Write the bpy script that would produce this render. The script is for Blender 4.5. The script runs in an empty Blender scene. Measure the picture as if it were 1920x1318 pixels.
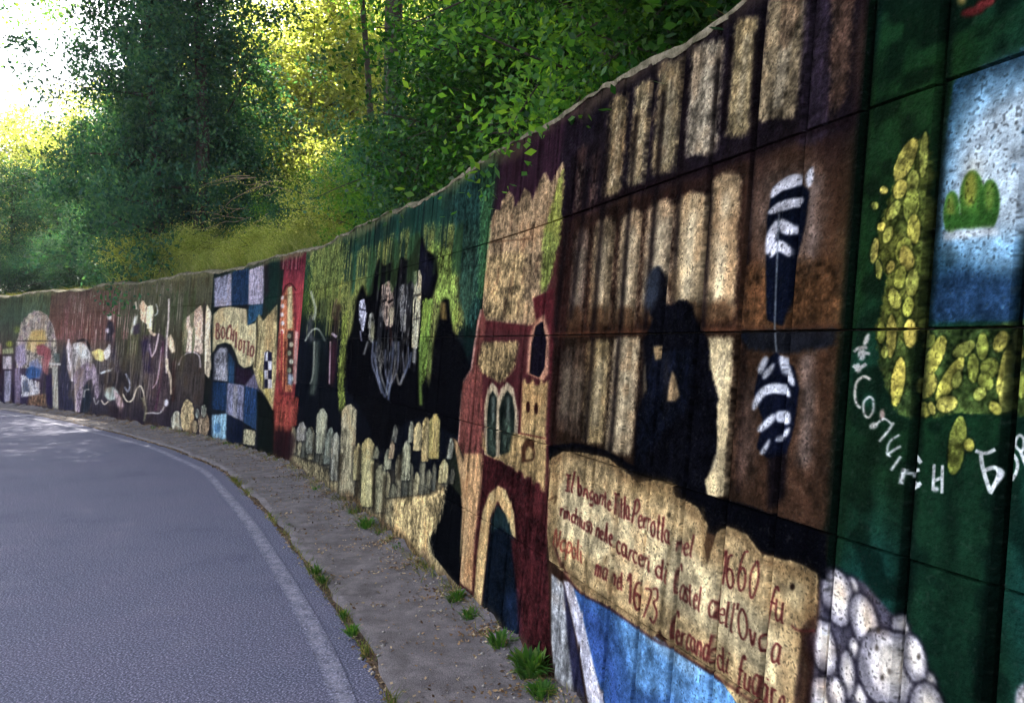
# Painted retaining wall beside a curved road, wooded bank behind it.
import bpy, math, random
import numpy as np
from mathutils import Vector, Matrix

# ---------------------------------------------------------------- camera, world, sun, exposure
scene = bpy.context.scene
C = scene.collection
cam_d = bpy.data.cameras.new('camera')
cam = bpy.data.objects.new('camera', cam_d)
C.objects.link(cam)
EYE = 1.6
PITCH = math.radians(0.726)
cam.location = (0, 0, EYE)
cam.rotation_euler = (math.radians(90) - PITCH, 0, 0)
cam_d.sensor_width = 36
cam_d.lens = 36 * 1500 / 1920
cam_d.clip_end = 2000
cam_d.clip_start = 0.05
scene.camera = cam

SUN_AZ = math.radians(-33)       # from straight ahead, positive to the right
SUN_EL = math.radians(52)
world = bpy.data.worlds.new('World')
scene.world = world
world.use_nodes = True
wn = world.node_tree.nodes
sky = wn.new('ShaderNodeTexSky')
sky.sky_type = 'NISHITA'
sky.sun_disc = False
sky.sun_elevation = SUN_EL
sky.sun_rotation = SUN_AZ
sky.dust_density = 2.5
wn['Background'].inputs['Strength'].default_value = 0.15
hsv = wn.new('ShaderNodeHueSaturation')       # hazy summer sky, paler than a clear one
hsv.inputs['Saturation'].default_value = .55
world.node_tree.links.new(sky.outputs[0], hsv.inputs['Color'])
tint = wn.new('ShaderNodeMix'); tint.data_type = 'RGBA'; tint.blend_type = 'MULTIPLY'; tint.inputs[0].default_value = 1
tint.inputs[7].default_value = (1.0, .95, .95, 1)
world.node_tree.links.new(hsv.outputs[0], tint.inputs[6])
world.node_tree.links.new(tint.outputs[2], wn['Background'].inputs['Color'])

sd = bpy.data.lights.new('sun', 'SUN')
sd.energy = 5.0
sd.angle = math.radians(0.5)
sd.color = (1, .93, .78)
sun = bpy.data.objects.new('sun', sd)
C.objects.link(sun)
sdir = Vector((math.sin(SUN_AZ) * math.cos(SUN_EL), math.cos(SUN_AZ) * math.cos(SUN_EL), math.sin(SUN_EL)))
sun.rotation_euler = (-sdir).to_track_quat('-Z', 'Y').to_euler()
sun.location = (0, 0, 30)

scene.view_settings.view_transform = 'Standard'
scene.view_settings.look = 'None'
scene.view_settings.gamma = 1
scene.view_settings.use_curve_mapping = False
scene.view_settings.exposure = 2.3
try:
    scene.cycles.use_denoising = True
    scene.cycles.max_bounces = 5
    scene.cycles.transparent_max_bounces = 8
except Exception:
    pass

MURAL_GAIN = 1.0
HAZE = 0.0009
rng = np.random.default_rng(7)
random.seed(7)

# ---------------------------------------------------------------- helpers
def tag(o, label=None, cat=None, group=None, kind=None):
    if label: o['label'] = label
    if cat: o['category'] = cat
    if group: o['group'] = group
    if kind: o['kind'] = kind
    return o

def link(o, parent=None):
    C.objects.link(o)
    if parent: o.parent = parent
    return o

def mesh_obj(name, verts, faces, mat=None, parent=None, smooth=False, uvs=None, loc=None):
    me = bpy.data.meshes.new(name)
    verts = np.asarray(verts, dtype=np.float32)
    if isinstance(faces, np.ndarray):
        nf, k = faces.shape
        me.vertices.add(len(verts)); me.vertices.foreach_set('co', verts.ravel())
        me.loops.add(nf * k); me.loops.foreach_set('vertex_index', faces.ravel().astype(np.int32))
        me.polygons.add(nf); me.polygons.foreach_set('loop_start', np.arange(0, nf * k, k, dtype=np.int32))
        me.polygons.foreach_set('loop_total', np.full(nf, k, dtype=np.int32))
        me.update(calc_edges=True)
    else:
        me.from_pydata(verts.tolist(), [], faces)
    if smooth:
        me.polygons.foreach_set('use_smooth', np.ones(len(me.polygons), dtype=bool))
    if uvs is not None:      # per vertex uv
        l = me.uv_layers.new(name='UVMap')
        vi = np.empty(len(me.loops), dtype=np.int32)
        me.loops.foreach_get('vertex_index', vi)
        l.data.foreach_set('uv', np.asarray(uvs, dtype=np.float32)[vi].ravel())
    if mat: me.materials.append(mat)
    o = bpy.data.objects.new(name, me)
    if loc is not None: o.location = loc
    return link(o, parent)

def empty(name, loc):
    o = bpy.data.objects.new(name, None)
    o.empty_display_size = .2
    o.location = loc
    return link(o)

def new_mat(name):
    m = bpy.data.materials.new(name)
    m.use_nodes = True
    nt = m.node_tree
    b = nt.nodes['Principled BSDF']
    return m, nt, b

def noise_col(nt, scale, ramp, detail=6, rough=.6, vec=None, distort=0):
    n = nt.nodes.new('ShaderNodeTexNoise')
    n.inputs['Scale'].default_value = scale
    n.inputs['Detail'].default_value = detail
    n.inputs['Roughness'].default_value = rough
    n.inputs['Distortion'].default_value = distort
    r = nt.nodes.new('ShaderNodeValToRGB')
    els = r.color_ramp.elements
    while len(els) > 1: els.remove(els[-1])
    els[0].position = ramp[0][0]; els[0].color = (*ramp[0][1], 1)
    for p, c in ramp[1:]:
        e = els.new(p); e.color = (*c, 1)
    if vec is not None: nt.links.new(vec, n.inputs['Vector'])
    nt.links.new(n.outputs['Fac'], r.inputs[0])
    return r.outputs[0]

def mixc(nt, a, b, fac, mode='MIX'):
    m = nt.nodes.new('ShaderNodeMix'); m.data_type = 'RGBA'; m.blend_type = mode
    for k, v in ((6, a), (7, b)):
        if isinstance(v, tuple): m.inputs[k].default_value = (*v, 1)
        else: nt.links.new(v, m.inputs[k])
    if isinstance(fac, (int, float)): m.inputs[0].default_value = fac
    else: nt.links.new(fac, m.inputs[0])
    return m.outputs[2]

def bump(nt, b, height, strength=.5, dist=.01):
    bp = nt.nodes.new('ShaderNodeBump')
    bp.inputs['Strength'].default_value = strength
    bp.inputs['Distance'].default_value = dist
    nt.links.new(height, bp.inputs['Height'])
    nt.links.new(bp.outputs[0], b.inputs['Normal'])

def coords(nt):
    return nt.nodes.new('ShaderNodeTexCoord').outputs['Object']

def pos(nt):
    return nt.nodes.new('ShaderNodeNewGeometry').outputs['Position']

# ---------------------------------------------------------------- plan of the wall (battered, curving left)
BAT = 0.09
PTS = [(2.75,-3.2),(1.62,-.2),(.95,1.57),(.24,3.5),(.05,4.05),(-.32,4.95),(-.72,5.85),(-1.5,7.55),(-2.9,10.3),
       (-4.6,12.6),(-6.2,14.3),(-8.5,16.5),(-10.1,17.9),(-12.9,20.2),(-18,24),(-25,28)]
def _curve():
    P = np.array(PTS, float)
    d = np.r_[0, np.cumsum(np.hypot(*np.diff(P, axis=0).T))]
    s = np.arange(0, d[-1], .05)
    q = np.c_[np.interp(s, d, P[:, 0]), np.interp(s, d, P[:, 1])]
    k = np.hanning(45); k /= k.sum()
    for c in (0, 1):
        e = np.r_[q[0,c]+(q[1,c]-q[0,c])*np.arange(-22,0), q[:,c], q[-1,c]+(q[-1,c]-q[-2,c])*np.arange(1,23)]
        q[:, c] = np.convolve(e, k, 'valid')
    L = np.r_[0, np.cumsum(np.hypot(*np.diff(q, axis=0).T))]
    t = np.arange(0, L[-1], .02)
    q = np.c_[np.interp(t, L, q[:, 0]), np.interp(t, L, q[:, 1])]
    g = np.gradient(q, axis=0); g /= np.hypot(g[:, 0], g[:, 1])[:, None]
    return t, q, g
S, Q, T = _curve()
NRM = np.c_[T[:, 1], -T[:, 0]]          # points away from the road, into the bank
SMAX = S[-1]
def wall_pt(s, z, n=0.0):
    """point on the wall face at arc length s, height z, pushed n metres into the bank"""
    s = np.asarray(s, float); z = np.asarray(z, float)
    k = BAT * np.clip(z, 0, 2.8) + n
    return np.stack([np.interp(s, S, Q[:,0]) + np.interp(s, S, NRM[:,0]) * k,
                     np.interp(s, S, Q[:,1]) + np.interp(s, S, NRM[:,1]) * k, z + 0 * s], -1)

# value noise in metres
def vnoise(x, y, scale, seed):
    g = np.random.default_rng(seed).random((257, 257)).astype(np.float32)
    x = np.asarray(x / scale, np.float32); y = np.asarray(y / scale, np.float32)
    xi = np.floor(x).astype(np.int32); yi = np.floor(y).astype(np.int32)
    fx = x - xi; fy = y - yi
    fx = fx*fx*(3-2*fx); fy = fy*fy*(3-2*fy)
    a = g[xi & 255, yi & 255]; b = g[(xi+1) & 255, yi & 255]
    c = g[xi & 255, (yi+1) & 255]; d = g[(xi+1) & 255, (yi+1) & 255]
    return (a*(1-fx)+b*fx)*(1-fy) + (c*(1-fx)+d*fx)*fy

# ---------------------------------------------------------------- the mural: paint laid out on the wall surface (s, z)
TH = 1400; ZT = 2.86
_dist = np.maximum(np.interp(S, S, Q[:, 1]), 1.4)
_rho = np.where(Q[:, 1] > 1.0, 1000 / _dist, 160)
_U = np.r_[0, np.cumsum((_rho[1:] + _rho[:-1]) / 2 * np.diff(S))]
TW = int(_U[-1]) + 1
def s2u(s): return np.interp(s, S, _U)
s_of_u = np.interp(np.arange(TW) + .5, _U, S)
GS, GZ = np.meshgrid(s_of_u, (np.arange(TH) + .5) / TH * ZT)
GS = GS.astype(np.float32); GZ = GZ.astype(np.float32)
canvas = np.zeros((TH, TW, 3), np.float32)

def _proj(X, Y, Z):
    c, s = math.cos(PITCH), math.sin(PITCH)
    z = Z - EYE; dep = Y*c - z*s; up = z*c + Y*s
    return 960 + 1500*X/dep, 659 - 1500*up/dep
_ok = Q[:, 1] > .5
_xb, _yb = _proj(Q[_ok,0], Q[_ok,1], 0*Q[_ok,0])
_tp = Q[_ok] + NRM[_ok]*BAT*2.7
_tx, _ty = _proj(_tp[:,0], _tp[:,1], 0*_tp[:,0] + 2.7)
_SO, _QO, _NO = S[_ok], Q[_ok], NRM[_ok]
def inv(px, py):
    """mural sketch coordinates -> (s, z) on the wall"""
    so = np.empty(len(px)); zo = np.empty(len(px))
    c, si = math.cos(PITCH), math.sin(PITCH)
    for k in range(len(px)):
        xs = _xb + (py[k]-_yb)/(_ty-_yb)*(_tx-_xb)
        j = min(max(np.searchsorted(-xs, -px[k]), 1), len(xs)-1)
        f = (xs[j-1]-px[k])/(xs[j-1]-xs[j])
        f = min(max(f, -50), 50)
        so[k] = _SO[j-1] + f*(_SO[j]-_SO[j-1])
        q = _QO[j-1, 1] + f*(_QO[j, 1]-_QO[j-1, 1])
        m = (659-py[k])/1500; b = _NO[j, 1]*BAT
        zo[k] = (m*(q*c+EYE*si)+EYE*c-q*si)/(c+b*si-m*(b*c-si))
    return so, zo

def hx(c):
    if isinstance(c, tuple): return np.array(c, np.float32)
    return np.array([int(c[i:i+2], 16)/255 for i in (0, 2, 4)], np.float32)

def _box(m, r, ax):
    r = int(r)
    if r < 1: return m
    k = 2*r+1
    p = [(0, 0), (0, 0)]; p[ax] = (r+1, r)
    cs = np.cumsum(np.pad(m, p, mode='edge'), axis=ax, dtype=np.float64)
    if ax == 0: return ((cs[k:] - cs[:-k])/k).astype(np.float32)
    return ((cs[:, k:] - cs[:, :-k])/k).astype(np.float32)

N1 = vnoise(GS, GZ, .05, 1); N2 = vnoise(GS, GZ, .018, 2); N3 = vnoise(GS, GZ, .22, 3); N4 = vnoise(GS, GZ, .7, 4)
NST = vnoise(GS, GZ*.12, .035, 5); NST2 = vnoise(GS, GZ*.15, .11, 6)
NF = vnoise(GS, GZ, .008, 8)
RAG = (.30*N1 + .35*N2 + .35*NF) - .5

def fill_sz(color, s, z, blur=(1, 1), a=1.0, rag=0.0, var=.25):
    """fill polygon given in wall metres; blur in texels (u, v)"""
    u = s2u(s); v = np.asarray(z)/ZT*TH
    bu, bv = blur[0]*1.0+.4, blur[1]*1.0+.5
    pu, pv = int(bu*2+3), int(bv*2+3)
    u0, u1 = max(int(u.min())-pu, 0), min(int(u.max())+pu+1, TW)
    v0, v1 = max(int(v.min())-pv, 0), min(int(v.max())+pv+1, TH)
    if u1-u0 < 2 or v1-v0 < 2: return
    w, h = u1-u0, v1-v0
    # scanline even-odd fill with horizontal coverage
    m = np.zeros((h, w+1), np.float32)
    n = len(u)
    for sub in (.25, .75):
        ys = np.arange(v0, v1) + sub
        for i in range(n):
            ua, va, ub, vb = u[i], v[i], u[(i+1) % n], v[(i+1) % n]
            if va == vb: continue
            lo, hi = (va, vb) if va < vb else (vb, va)
            r = np.nonzero((ys >= lo) & (ys < hi))[0]
            if len(r) == 0: continue
            xc = ua + (ys[r]-va)/(vb-va)*(ub-ua) - u0
            xc = np.clip(xc, 0, w-1e-3)
            xi = xc.astype(int); fr = xc-xi
            sg = .5 if vb > va else -.5
            np.add.at(m, (r, xi), sg*(1-fr))
            np.add.at(m, (r, np.minimum(xi+1, w)), sg*fr)
    m = np.clip(np.abs(np.cumsum(m, axis=1)[:, :w]), 0, 1)
    for _ in range(2):
        m = _box(_box(m, bu/1.4+.3, 1), bv/1.4+.3, 0)
    sl = (slice(v0, v1), slice(u0, u1))
    if rag:
        m = np.clip((m + rag*RAG[sl]*2 * (4*m*(1-m)) - .5)*1.6 + .5, 0, 1)
    m = m*a
    col = hx(color)
    tex = 1 + var*(.5*(N1[sl]-.5) + .6*(N2[sl]-.5) + .6*(NF[sl]-.5) + .5*(N3[sl]-.5))
    canvas[sl] = canvas[sl]*(1-m[..., None]) + col*tex[..., None]*m[..., None]

def _smooth(p, closed=True):
    n = len(p); out = []
    rng_ = range(n if closed else n-1)
    for i in rng_:
        p0, p1, p2, p3 = (p[(i-1) % n], p[i], p[(i+1) % n], p[(i+2) % n]) if closed else \
            (p[max(i-1, 0)], p[i], p[i+1], p[min(i+2, n-1)])
        for t in (0, .25, .5, .75):
            out.append(.5*((2*p1) + (-p0+p2)*t + (2*p0-5*p1+4*p2-p3)*t*t + (-p0+3*p1-3*p2+p3)*t**3))
    if not closed: out.append(p[-1])
    return np.array(out)

def P(color, pts, b=1.0, a=1.0, sm=False, rag=0.0, var=.25):
    p = np.array(pts, float).reshape(-1, 2)
    if sm: p = _smooth(p)
    q = []
    for i in range(len(p)):
        c, d = p[i], p[(i+1) % len(p)]
        k = max(1, int(np.hypot(*(d-c))/50))
        for j in range(k): q.append(c+(d-c)*j/k)
    q = np.array(q)
    s, z = inv(q[:, 0], q[:, 1])
    cx, cy = p.mean(0)
    ss, zz = inv([cx-2, cx+2, cx, cx], [cy, cy, cy-2, cy+2])
    bu = abs(s2u(ss[0])-s2u(ss[1]))/4*b; bv = abs(zz[2]-zz[3])/4/ZT*TH*b
    fill_sz(color, s, z, (bu, bv), a, rag, var)

def E(color, cx, cy, rx, ry, rot=0, b=1.0, a=1.0, rag=0.0, var=.25):
    t = np.linspace(0, 2*np.pi, 15)[:-1]; r = math.radians(rot)
    x = rx*np.cos(t); y = ry*np.sin(t)
    P(color, np.c_[cx+x*math.cos(r)-y*math.sin(r), cy+x*math.sin(r)+y*math.cos(r)], b, a, False, rag, var)

def Ln(color, pts, w, b=.7, a=1.0, sm=True, taper=False, rag=0.0, var=.25):
    p = np.array(pts, float).reshape(-1, 2)
    if sm and len(p) > 2: p = _smooth(p, False)
    g = np.gradient(p, axis=0); l = np.hypot(g[:,0], g[:,1])+1e-6
    nx, ny = -g[:,1]/l, g[:,0]/l
    ww = np.full(len(p), w/2.0)
    if taper: ww *= np.linspace(1, .25, len(p))
    P(color, np.r_[np.c_[p[:,0]+nx*ww, p[:,1]+ny*ww], np.c_[p[:,0]-nx*ww, p[:,1]-ny*ww][::-1]], b, a, False, rag, var)

def column(s0, s1, stops, edge=.03):
    """background wash between s0 and s1 with colours by height"""
    i0, i1 = int(s2u(s0)), int(s2u(s1))+1
    z = (np.arange(TH)+.5)/TH*ZT
    zs = [q[0] for q in stops]; cs = np.array([hx(q[1]) for q in stops])
    zz = GZ[:, i0:i1] + .25*(N3[:, i0:i1]-.5) + .12*(NST2[:, i0:i1]-.5)
    canvas[:, i0:i1] = np.stack([np.interp(zz, zs, cs[:, k]) for k in range(3)], -1)

def dapple(color, s0, s1, z0, z1, noise, th, soft=.08, a=1.0, edge=.25):
    """scattered strokes of one colour where a noise field is high, fading out at the edges of the box"""
    i0, i1 = int(s2u(s0)), int(s2u(s1))+1; j0, j1 = int(max(z0, 0)/ZT*TH), int(min(z1, ZT)/ZT*TH)
    sl = (slice(j0, j1), slice(i0, i1))
    s, z = GS[sl], GZ[sl]
    e = np.clip(np.minimum((s-s0), (s1-s))/(edge*(s1-s0)), 0, 1)*np.clip(np.minimum(z-z0, z1-z)/(edge*(z1-z0)), 0, 1)
    m = np.clip((noise[sl] - th - (1-e)*.35)/soft, 0, 1)*a
    canvas[sl] = canvas[sl]*(1-m[..., None]) + hx(color)*m[..., None]

# ---- handwritten single-stroke letters: x-height 1, ascender 1.8
GL = {
 'a': (.8, [[(.7,.9),(.3,1),(.05,.5),(.3,0),(.65,.3),(.7,1),(.7,.2),(.85,0)]]),
 'b': (.8, [[(.1,1.8),(.1,0),(.5,0),(.7,.45),(.45,.95),(.1,.7)]]),
 'c': (.7, [[(.65,.85),(.35,1),(.08,.5),(.35,0),(.7,.2)]]),
 'd': (.8, [[(.7,.8),(.3,1),(.05,.5),(.3,0),(.65,.3),(.7,1.8),(.7,.2),(.85,0)]]),
 'e': (.7, [[(.1,.5),(.6,.65),(.4,1),(.08,.6),(.3,0),(.7,.2)]]),
 'f': (.6, [[(.65,1.6),(.4,1.8),(.25,1.2),(.25,-.5)],[(.02,.9),(.55,.9)]]),
 'g': (.8, [[(.7,.9),(.3,1),(.05,.5),(.3,.05),(.65,.3),(.7,1),(.7,-.4),(.4,-.7),(.05,-.45)]]),
 'h': (.8, [[(.1,1.8),(.1,0)],[(.1,.6),(.4,1),(.65,.7),(.65,0)]]),
 'i': (.35, [[(.1,1),(.12,.15),(.3,0)],[(.1,1.35),(.18,1.45)]]),
 'l': (.4, [[(.12,1.8),(.1,.2),(.3,0)]]),
 'm': (1.1, [[(.1,1),(.1,0)],[(.1,.7),(.35,1),(.5,.7),(.5,0)],[(.5,.7),(.8,1),(.95,.7),(.95,0)]]),
 'n': (.8, [[(.1,1),(.1,0)],[(.1,.6),(.4,1),(.65,.7),(.65,0)]]),
 'o': (.8, [[(.4,1),(.08,.6),(.2,.08),(.5,0),(.72,.5),(.55,.95),(.4,1)]]),
 'p': (.8, [[(.1,1),(.1,-.7)],[(.1,.8),(.45,1),(.7,.55),(.45,.05),(.1,.15)]]),
 'r': (.6, [[(.1,1),(.1,0)],[(.1,.6),(.3,.95),(.6,.95)]]),
 's': (.6, [[(.55,.9),(.25,1),(.1,.7),(.5,.35),(.4,0),(.05,.1)]]),
 't': (.55, [[(.25,1.6),(.25,.15),(.5,0)],[(.02,1.05),(.5,1.05)]]),
 'u': (.8, [[(.1,1),(.1,.3),(.3,0),(.6,.3),(.65,1),(.65,.15),(.8,0)]]),
 'v': (.7, [[(.05,1),(.3,0),(.6,1)]]),
 'z': (.7, [[(.05,1),(.6,1),(.1,0),(.65,0)]]),
 "'": (.25, [[(.15,1.8),(.08,1.4)]]),
 'I': (.6, [[(.05,1.7),(.55,1.75)],[(.3,1.7),(.3,.05)],[(.05,0),(.5,.05)]]),
 'T': (.9, [[(0,1.75),(.9,1.75)],[(.45,1.7),(.42,0)]]),
 'P': (.9, [[(.15,1.7),(.12,0)],[(0,1.5),(.45,1.9),(.85,1.4),(.5,.8),(.15,.8)]]),
 'C': (.95, [[(.9,1.5),(.6,1.85),(.15,1.3),(.1,.6),(.35,0),(.8,.2)]]),
 'O': (1.1, [[(.5,1.8),(.1,1.2),(.15,.3),(.55,0),(.95,.6),(.9,1.4),(.5,1.8)]]),
 'N': (1.0, [[(.1,0),(.12,1.8),(.75,0),(.8,1.8)]]),
 'B': (.9, [[(.12,1.8),(.1,0),(.6,.05),(.75,.5),(.5,.9),(.15,.95)],[(.12,1.8),(.55,1.7),(.6,1.2),(.3,.95)]]),
 'H': (.9, [[(.1,1.8),(.1,0)],[(.75,1.8),(.75,0)],[(.1,.9),(.75,.95)]]),
 '1': (.5, [[(.02,1.2),(.35,1.75),(.35,0)]]),
 '6': (.85, [[(.75,1.7),(.35,1.5),(.1,.6),(.35,0),(.7,.25),(.65,.8),(.35,.95),(.12,.6)]]),
 '0': (.9, [[(.45,1.75),(.1,1),(.3,.05),(.6,.05),(.8,.9),(.6,1.65),(.45,1.75)]]),
 '7': (.75, [[(.05,1.7),(.7,1.7),(.3,0)]]),
 '3': (.8, [[(.1,1.6),(.5,1.75),(.65,1.3),(.3,1),(.7,.6),(.45,0),(.05,.15)]]),
 ' ': (.5, []),
}
_jr = random.Random(4)
def word(txt, p0, p1, h, color='5c1a18', w=3.0, h1=None, lean=.08, hs=1.02):
    tot = sum(GL[c][0]+.12 for c in txt)
    x = 0.0; h1 = (h1 or h)*hs; h = h*hs
    p0 = np.array(p0, float); p1 = np.array(p1, float)
    for ch in txt:
        wd, st = GL[ch]
        jy, js, jl = _jr.uniform(-.09, .09), _jr.uniform(.88, 1.14), lean+_jr.uniform(-.10, .12)
        for s in st:
            pts = []
            for (gx, gy) in s:
                t = (x+gx)/tot; hh = (h+(h1-h)*t)*js
                q = p0+(p1-p0)*t
                pts.append((q[0]+jl*gy*hh+_jr.uniform(-.4, .4), q[1]-gy*hh-jy*hh))
            Ln(color, pts, w*_jr.uniform(.95, 1.3), b=.6, a=_jr.uniform(.85, .98))
        x += wd+.12

# ---- 1. background washes, right to left
column(0, 5.66, [(0,'0b2a1c'),(.7,'0c3122'),(1.2,'0f3320'),(1.7,'12401c'),(2.1,'103a28'),(2.76,'0d3a1e')])
dapple('0a4a48', 0, 5.66, -.5, 3, N3, .55, .2, .6, .01)
dapple('1d4a10', 0, 5.66, -.5, 3, N4, .55, .2, .5, .01)
dapple('041410', 0, 5.66, -.5, 3, .5*N1+.5*N3, .56, .12, .55, .01)
column(5.66, 7.50, [(0,'2c1c16'),(.9,'3a2618'),(1.3,'4a3424'),(1.55,'3e2a18'),(1.7,'5a3c22'),(2.1,'4a3222'),(2.25,'2a1c20'),(2.5,'4a3830'),(2.66,'241a22'),(2.76,'1c1620')])
column(7.50, 8.74, [(0,'3c1016'),(.9,'46171c'),(1.5,'502024'),(1.9,'5c2e2a'),(2.2,'3d2230'),(2.76,'3a2232')])
column(8.74, 14.5, [(0,'b3a072'),(.35,'8e805a'),(.6,'0c0f18'),(1.5,'0e1420'),(1.9,'1e2f22'),(2.1,'3d5a20'),(2.35,'24503a'),(2.6,'22463c'),(2.76,'4a6a4a')])
column(14.5, 15.35, [(0,'1c1410'),(.4,'6a2418'),(.7,'a02a1c'),(2.3,'c02c3a'),(2.5,'8e2038'),(2.76,'6a1c30')])
column(15.35, 18.3, [(0,'14201c'),(.8,'1c2020'),(2.76,'24342e')])
column(18.3, 22.6, [(0,'2c2430'),(.8,'3a3230'),(1.4,'444030'),(2.2,'50503c'),(2.76,'58583c')])
column(22.6, 26.3, [(0,'2a2634'),(.8,'3c3438'),(1.3,'4e443c'),(1.8,'6a463c'),(2.76,'5c4a3c')])
column(26.3, SMAX, [(0,'241c3c'),(.9,'443444'),(1.5,'565044'),(2.2,'4a5e48'),(2.76,'4e5c3c')])

# ---- 2. right hand section: leaves, window of sky, cobbles, white writing
gr = '12180c'
P('18331a', [(1600,250),(1760,130),(1745,600),(1700,1020),(1550,1000)], b=30, a=.35)
# blue window
P('1a4a64', [(1790,150),(1880,112),(2010,60),(2010,606),(1740,602),(1752,400)], b=6, rag=.5, var=.5)
P('7fb0cc', [(1800,190),(1850,140),(2010,90),(2010,500),(1850,510),(1765,470),(1768,340)], b=30, a=.9, var=.35)
P('c4d6de', [(1800,270),(1850,200),(2010,130),(2010,430),(1880,440),(1775,430)], b=28, a=.9, var=.3)
P('123a5c', [(1745,520),(1800,505),(1900,520),(2010,500),(2010,606),(1740,602)], b=16, a=.85, var=.6)
dapple('4d7f9c', 4.4, 5.4, 1.4, 2.5, N2, .72, .1, .5)
E('3f7a1c', 1786,398,16,40, 2, b=2); E('7f9a28', 1784,395,8,32, 2, b=4)
E('3b6f18', 1825,375,24,56, 2, b=2); E('8e9c26', 1822,355,12,34, 4, b=5)
E('2f6418', 1858,382,19,46, 2, b=2); E('6c9426', 1858,368,9,28, 2, b=4)
P('2f6418', [(1772,402),(1872,402),(1866,426),(1774,432)], b=2)
P('d9e2e4', [(1770,434),(1865,424),(1880,440),(1770,452)], b=5, a=.8)
E('6a1414', 1828,22,24,8,-12, b=4); E('7a1a1a', 1852,6,20,9,-20, b=4); E('8f8a48', 1806,2,10,8,0,b=4)
# yellow leaf trail, upper
P('5e641e', [(1700,280),(1745,250),(1745,420),(1738,640),(1640,640),(1668,520),(1640,470),(1660,400)], b=4, a=.8, rag=1.2, var=1.6)
P('4a5820', [(1640,620),(1740,620),(1930,600),(1930,780),(1800,770),(1720,790),(1680,770),(1650,690)], b=5, a=.7, rag=1.4, var=1.6)
P('10220f', [(1745,700),(1700,560),(1690,560),(1716,800),(1728,800)], b=4, a=.8)
yl = ['b8b43a','a8a23a','c6c04c','8f9a30','9aa23c']
random.seed(3)
for (x, y, rx, ry, r) in [(1700,300,14,42,24),(1733,290,7,42,4),(1712,345,10,26,10),(1690,355,11,18,20),(1660,357,7,7,0),(1642,386,7,7,0),
        (1710,385,13,32,6),(1678,395,9,20,30),(1655,425,7,8,0),(1668,440,8,16,20),(1715,430,11,28,0),(1697,470,14,24,15),(1642,470,7,24,8),
        (1650,505,6,18,-5),(1702,485,12,24,-10),(1672,500,7,12,20),(1690,520,10,22,10),(1712,530,11,26,4),(1680,560,10,20,-14),(1705,575,9,18,10),
        (1655,625,8,20,4),(1673,630,9,40,3),(1708,625,11,26,2),(1735,640,10,24,10),(1660,660,6,12,0),(1728,612,7,16,0)]:
    E('141a0a', x, y, rx+3, ry+4, r, b=2, a=.55)
    E(random.choice(yl), x, y, rx*1.1, ry*1.05, r, b=1.6, rag=.55, a=.95, var=1.0)
    Ln('4c4a12', [(x-rx*.3, y+ry*.5),(x+rx*.1, y-ry*.5)], 2, a=.35)
for (x, y, rx, ry, r) in [(1685,716,11,44,7),(1755,668,14,40,26),(1737,722,20,25,30),(1810,655,22,12,-32),(1784,712,13,46,30),(1778,757,19,14,-20),
        (1735,768,14,14,20),(1750,765,6,12,-20),(1798,836,15,52,8),(1798,712,8,16,15),(1828,690,10,26,0),(1858,690,16,18,20),(1850,715,12,16,-30),
        (1840,738,10,12,30),(1845,650,10,24,0),(1885,690,9,48,12),(1886,740,10,32,8),(1868,765,9,14,-30),(1820,835,9,12,0),(1912,660,10,14,0),
        (1915,722,8,24,0),(1878,640,12,20,20),(1902,640,7,26,0),(1745,640,8,14,30)]:
    E('10180a', x, y, rx+4, ry+5, r, b=2, a=.55)
    E(random.choice(yl), x, y, rx*1.12, ry*1.08, r, b=1.8, rag=.45, a=.95, var=.9)
for (x, y, rx, ry, r) in [(1940,700,12,40,10),(1962,640,14,44,20),(1980,760,16,30,-20),(2010,690,14,40,10)]:
    E(random.choice(yl), x, y, rx, ry, r, b=2.2, rag=.3, a=.95, var=.5)
P('060c0a', [(1712,0),(1790,0),(1722,0)], b=2)
# dark painted bands in the joints of this part
for (xt, yt, xb_, yb_, w) in [(1640,0,1545,1100,24),(1785,0,1690,1160,26),(1925,430,1838,1318,26)]:
    Ln('05100c', [(xt,yt),(xb_,yb_)], w, b=6, a=.8, sm=False)
# white writing
wc = 'c3c9c6'
E(wc, 1626,637,5,13,22, b=2); Ln(wc, [(1602,660),(1612,652),(1628,652)], 6); E(wc,1617,664,8,12,0,b=2); Ln(wc,[(1618,660),(1633,664)],6)
Ln(wc,[(1600,685),(1612,690),(1626,682)],7); E(wc,1610,690,7,9,0,b=2)
Ln(wc, [(1634,712),(1622,706),(1608,716),(1604,738),(1608,758),(1616,765)], 5.5)
Ln(wc, [(1629,745),(1621,755),(1622,775),(1630,783),(1639,770),(1639,750),(1632,744),(1627,748)], 4.5)
E(wc, 1640,798,9,6,-25, b=2); E('b8a8a0', 1656,778,5,11,0, b=2); Ln(wc,[(1645,795),(1660,785),(1674,796)],4); Ln(wc,[(1677,792),(1667,808),(1650,828)],5)
Ln(wc,[(1688,815),(1670,828),(1665,850),(1672,856)],4); Ln(wc,[(1666,852),(1680,842),(1690,836)],5)
Ln(wc,[(1690,855),(1672,882)],5); Ln(wc,[(1697,878),(1692,895),(1690,908)],9); Ln(wc,[(1700,890),(1704,885)],5)
Ln(wc,[(1718,852),(1730,868)],8); Ln(wc,[(1727,880),(1712,885),(1708,895),(1728,912)],7); Ln(wc,[(1716,915),(1730,905)],8)
Ln(wc,[(1755,870),(1753,920)],6); Ln(wc,[(1771,872),(1770,925)],6); Ln(wc,[(1754,902),(1770,895)],6); E(wc,1758,917,7,5,0,b=2)
Ln(wc,[(1832,845),(1850,850),(1868,842)],7); Ln(wc,[(1842,852),(1846,880),(1858,920)],8); Ln(wc,[(1848,882),(1866,876),(1874,886),(1868,905),(1858,925)],8)
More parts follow.
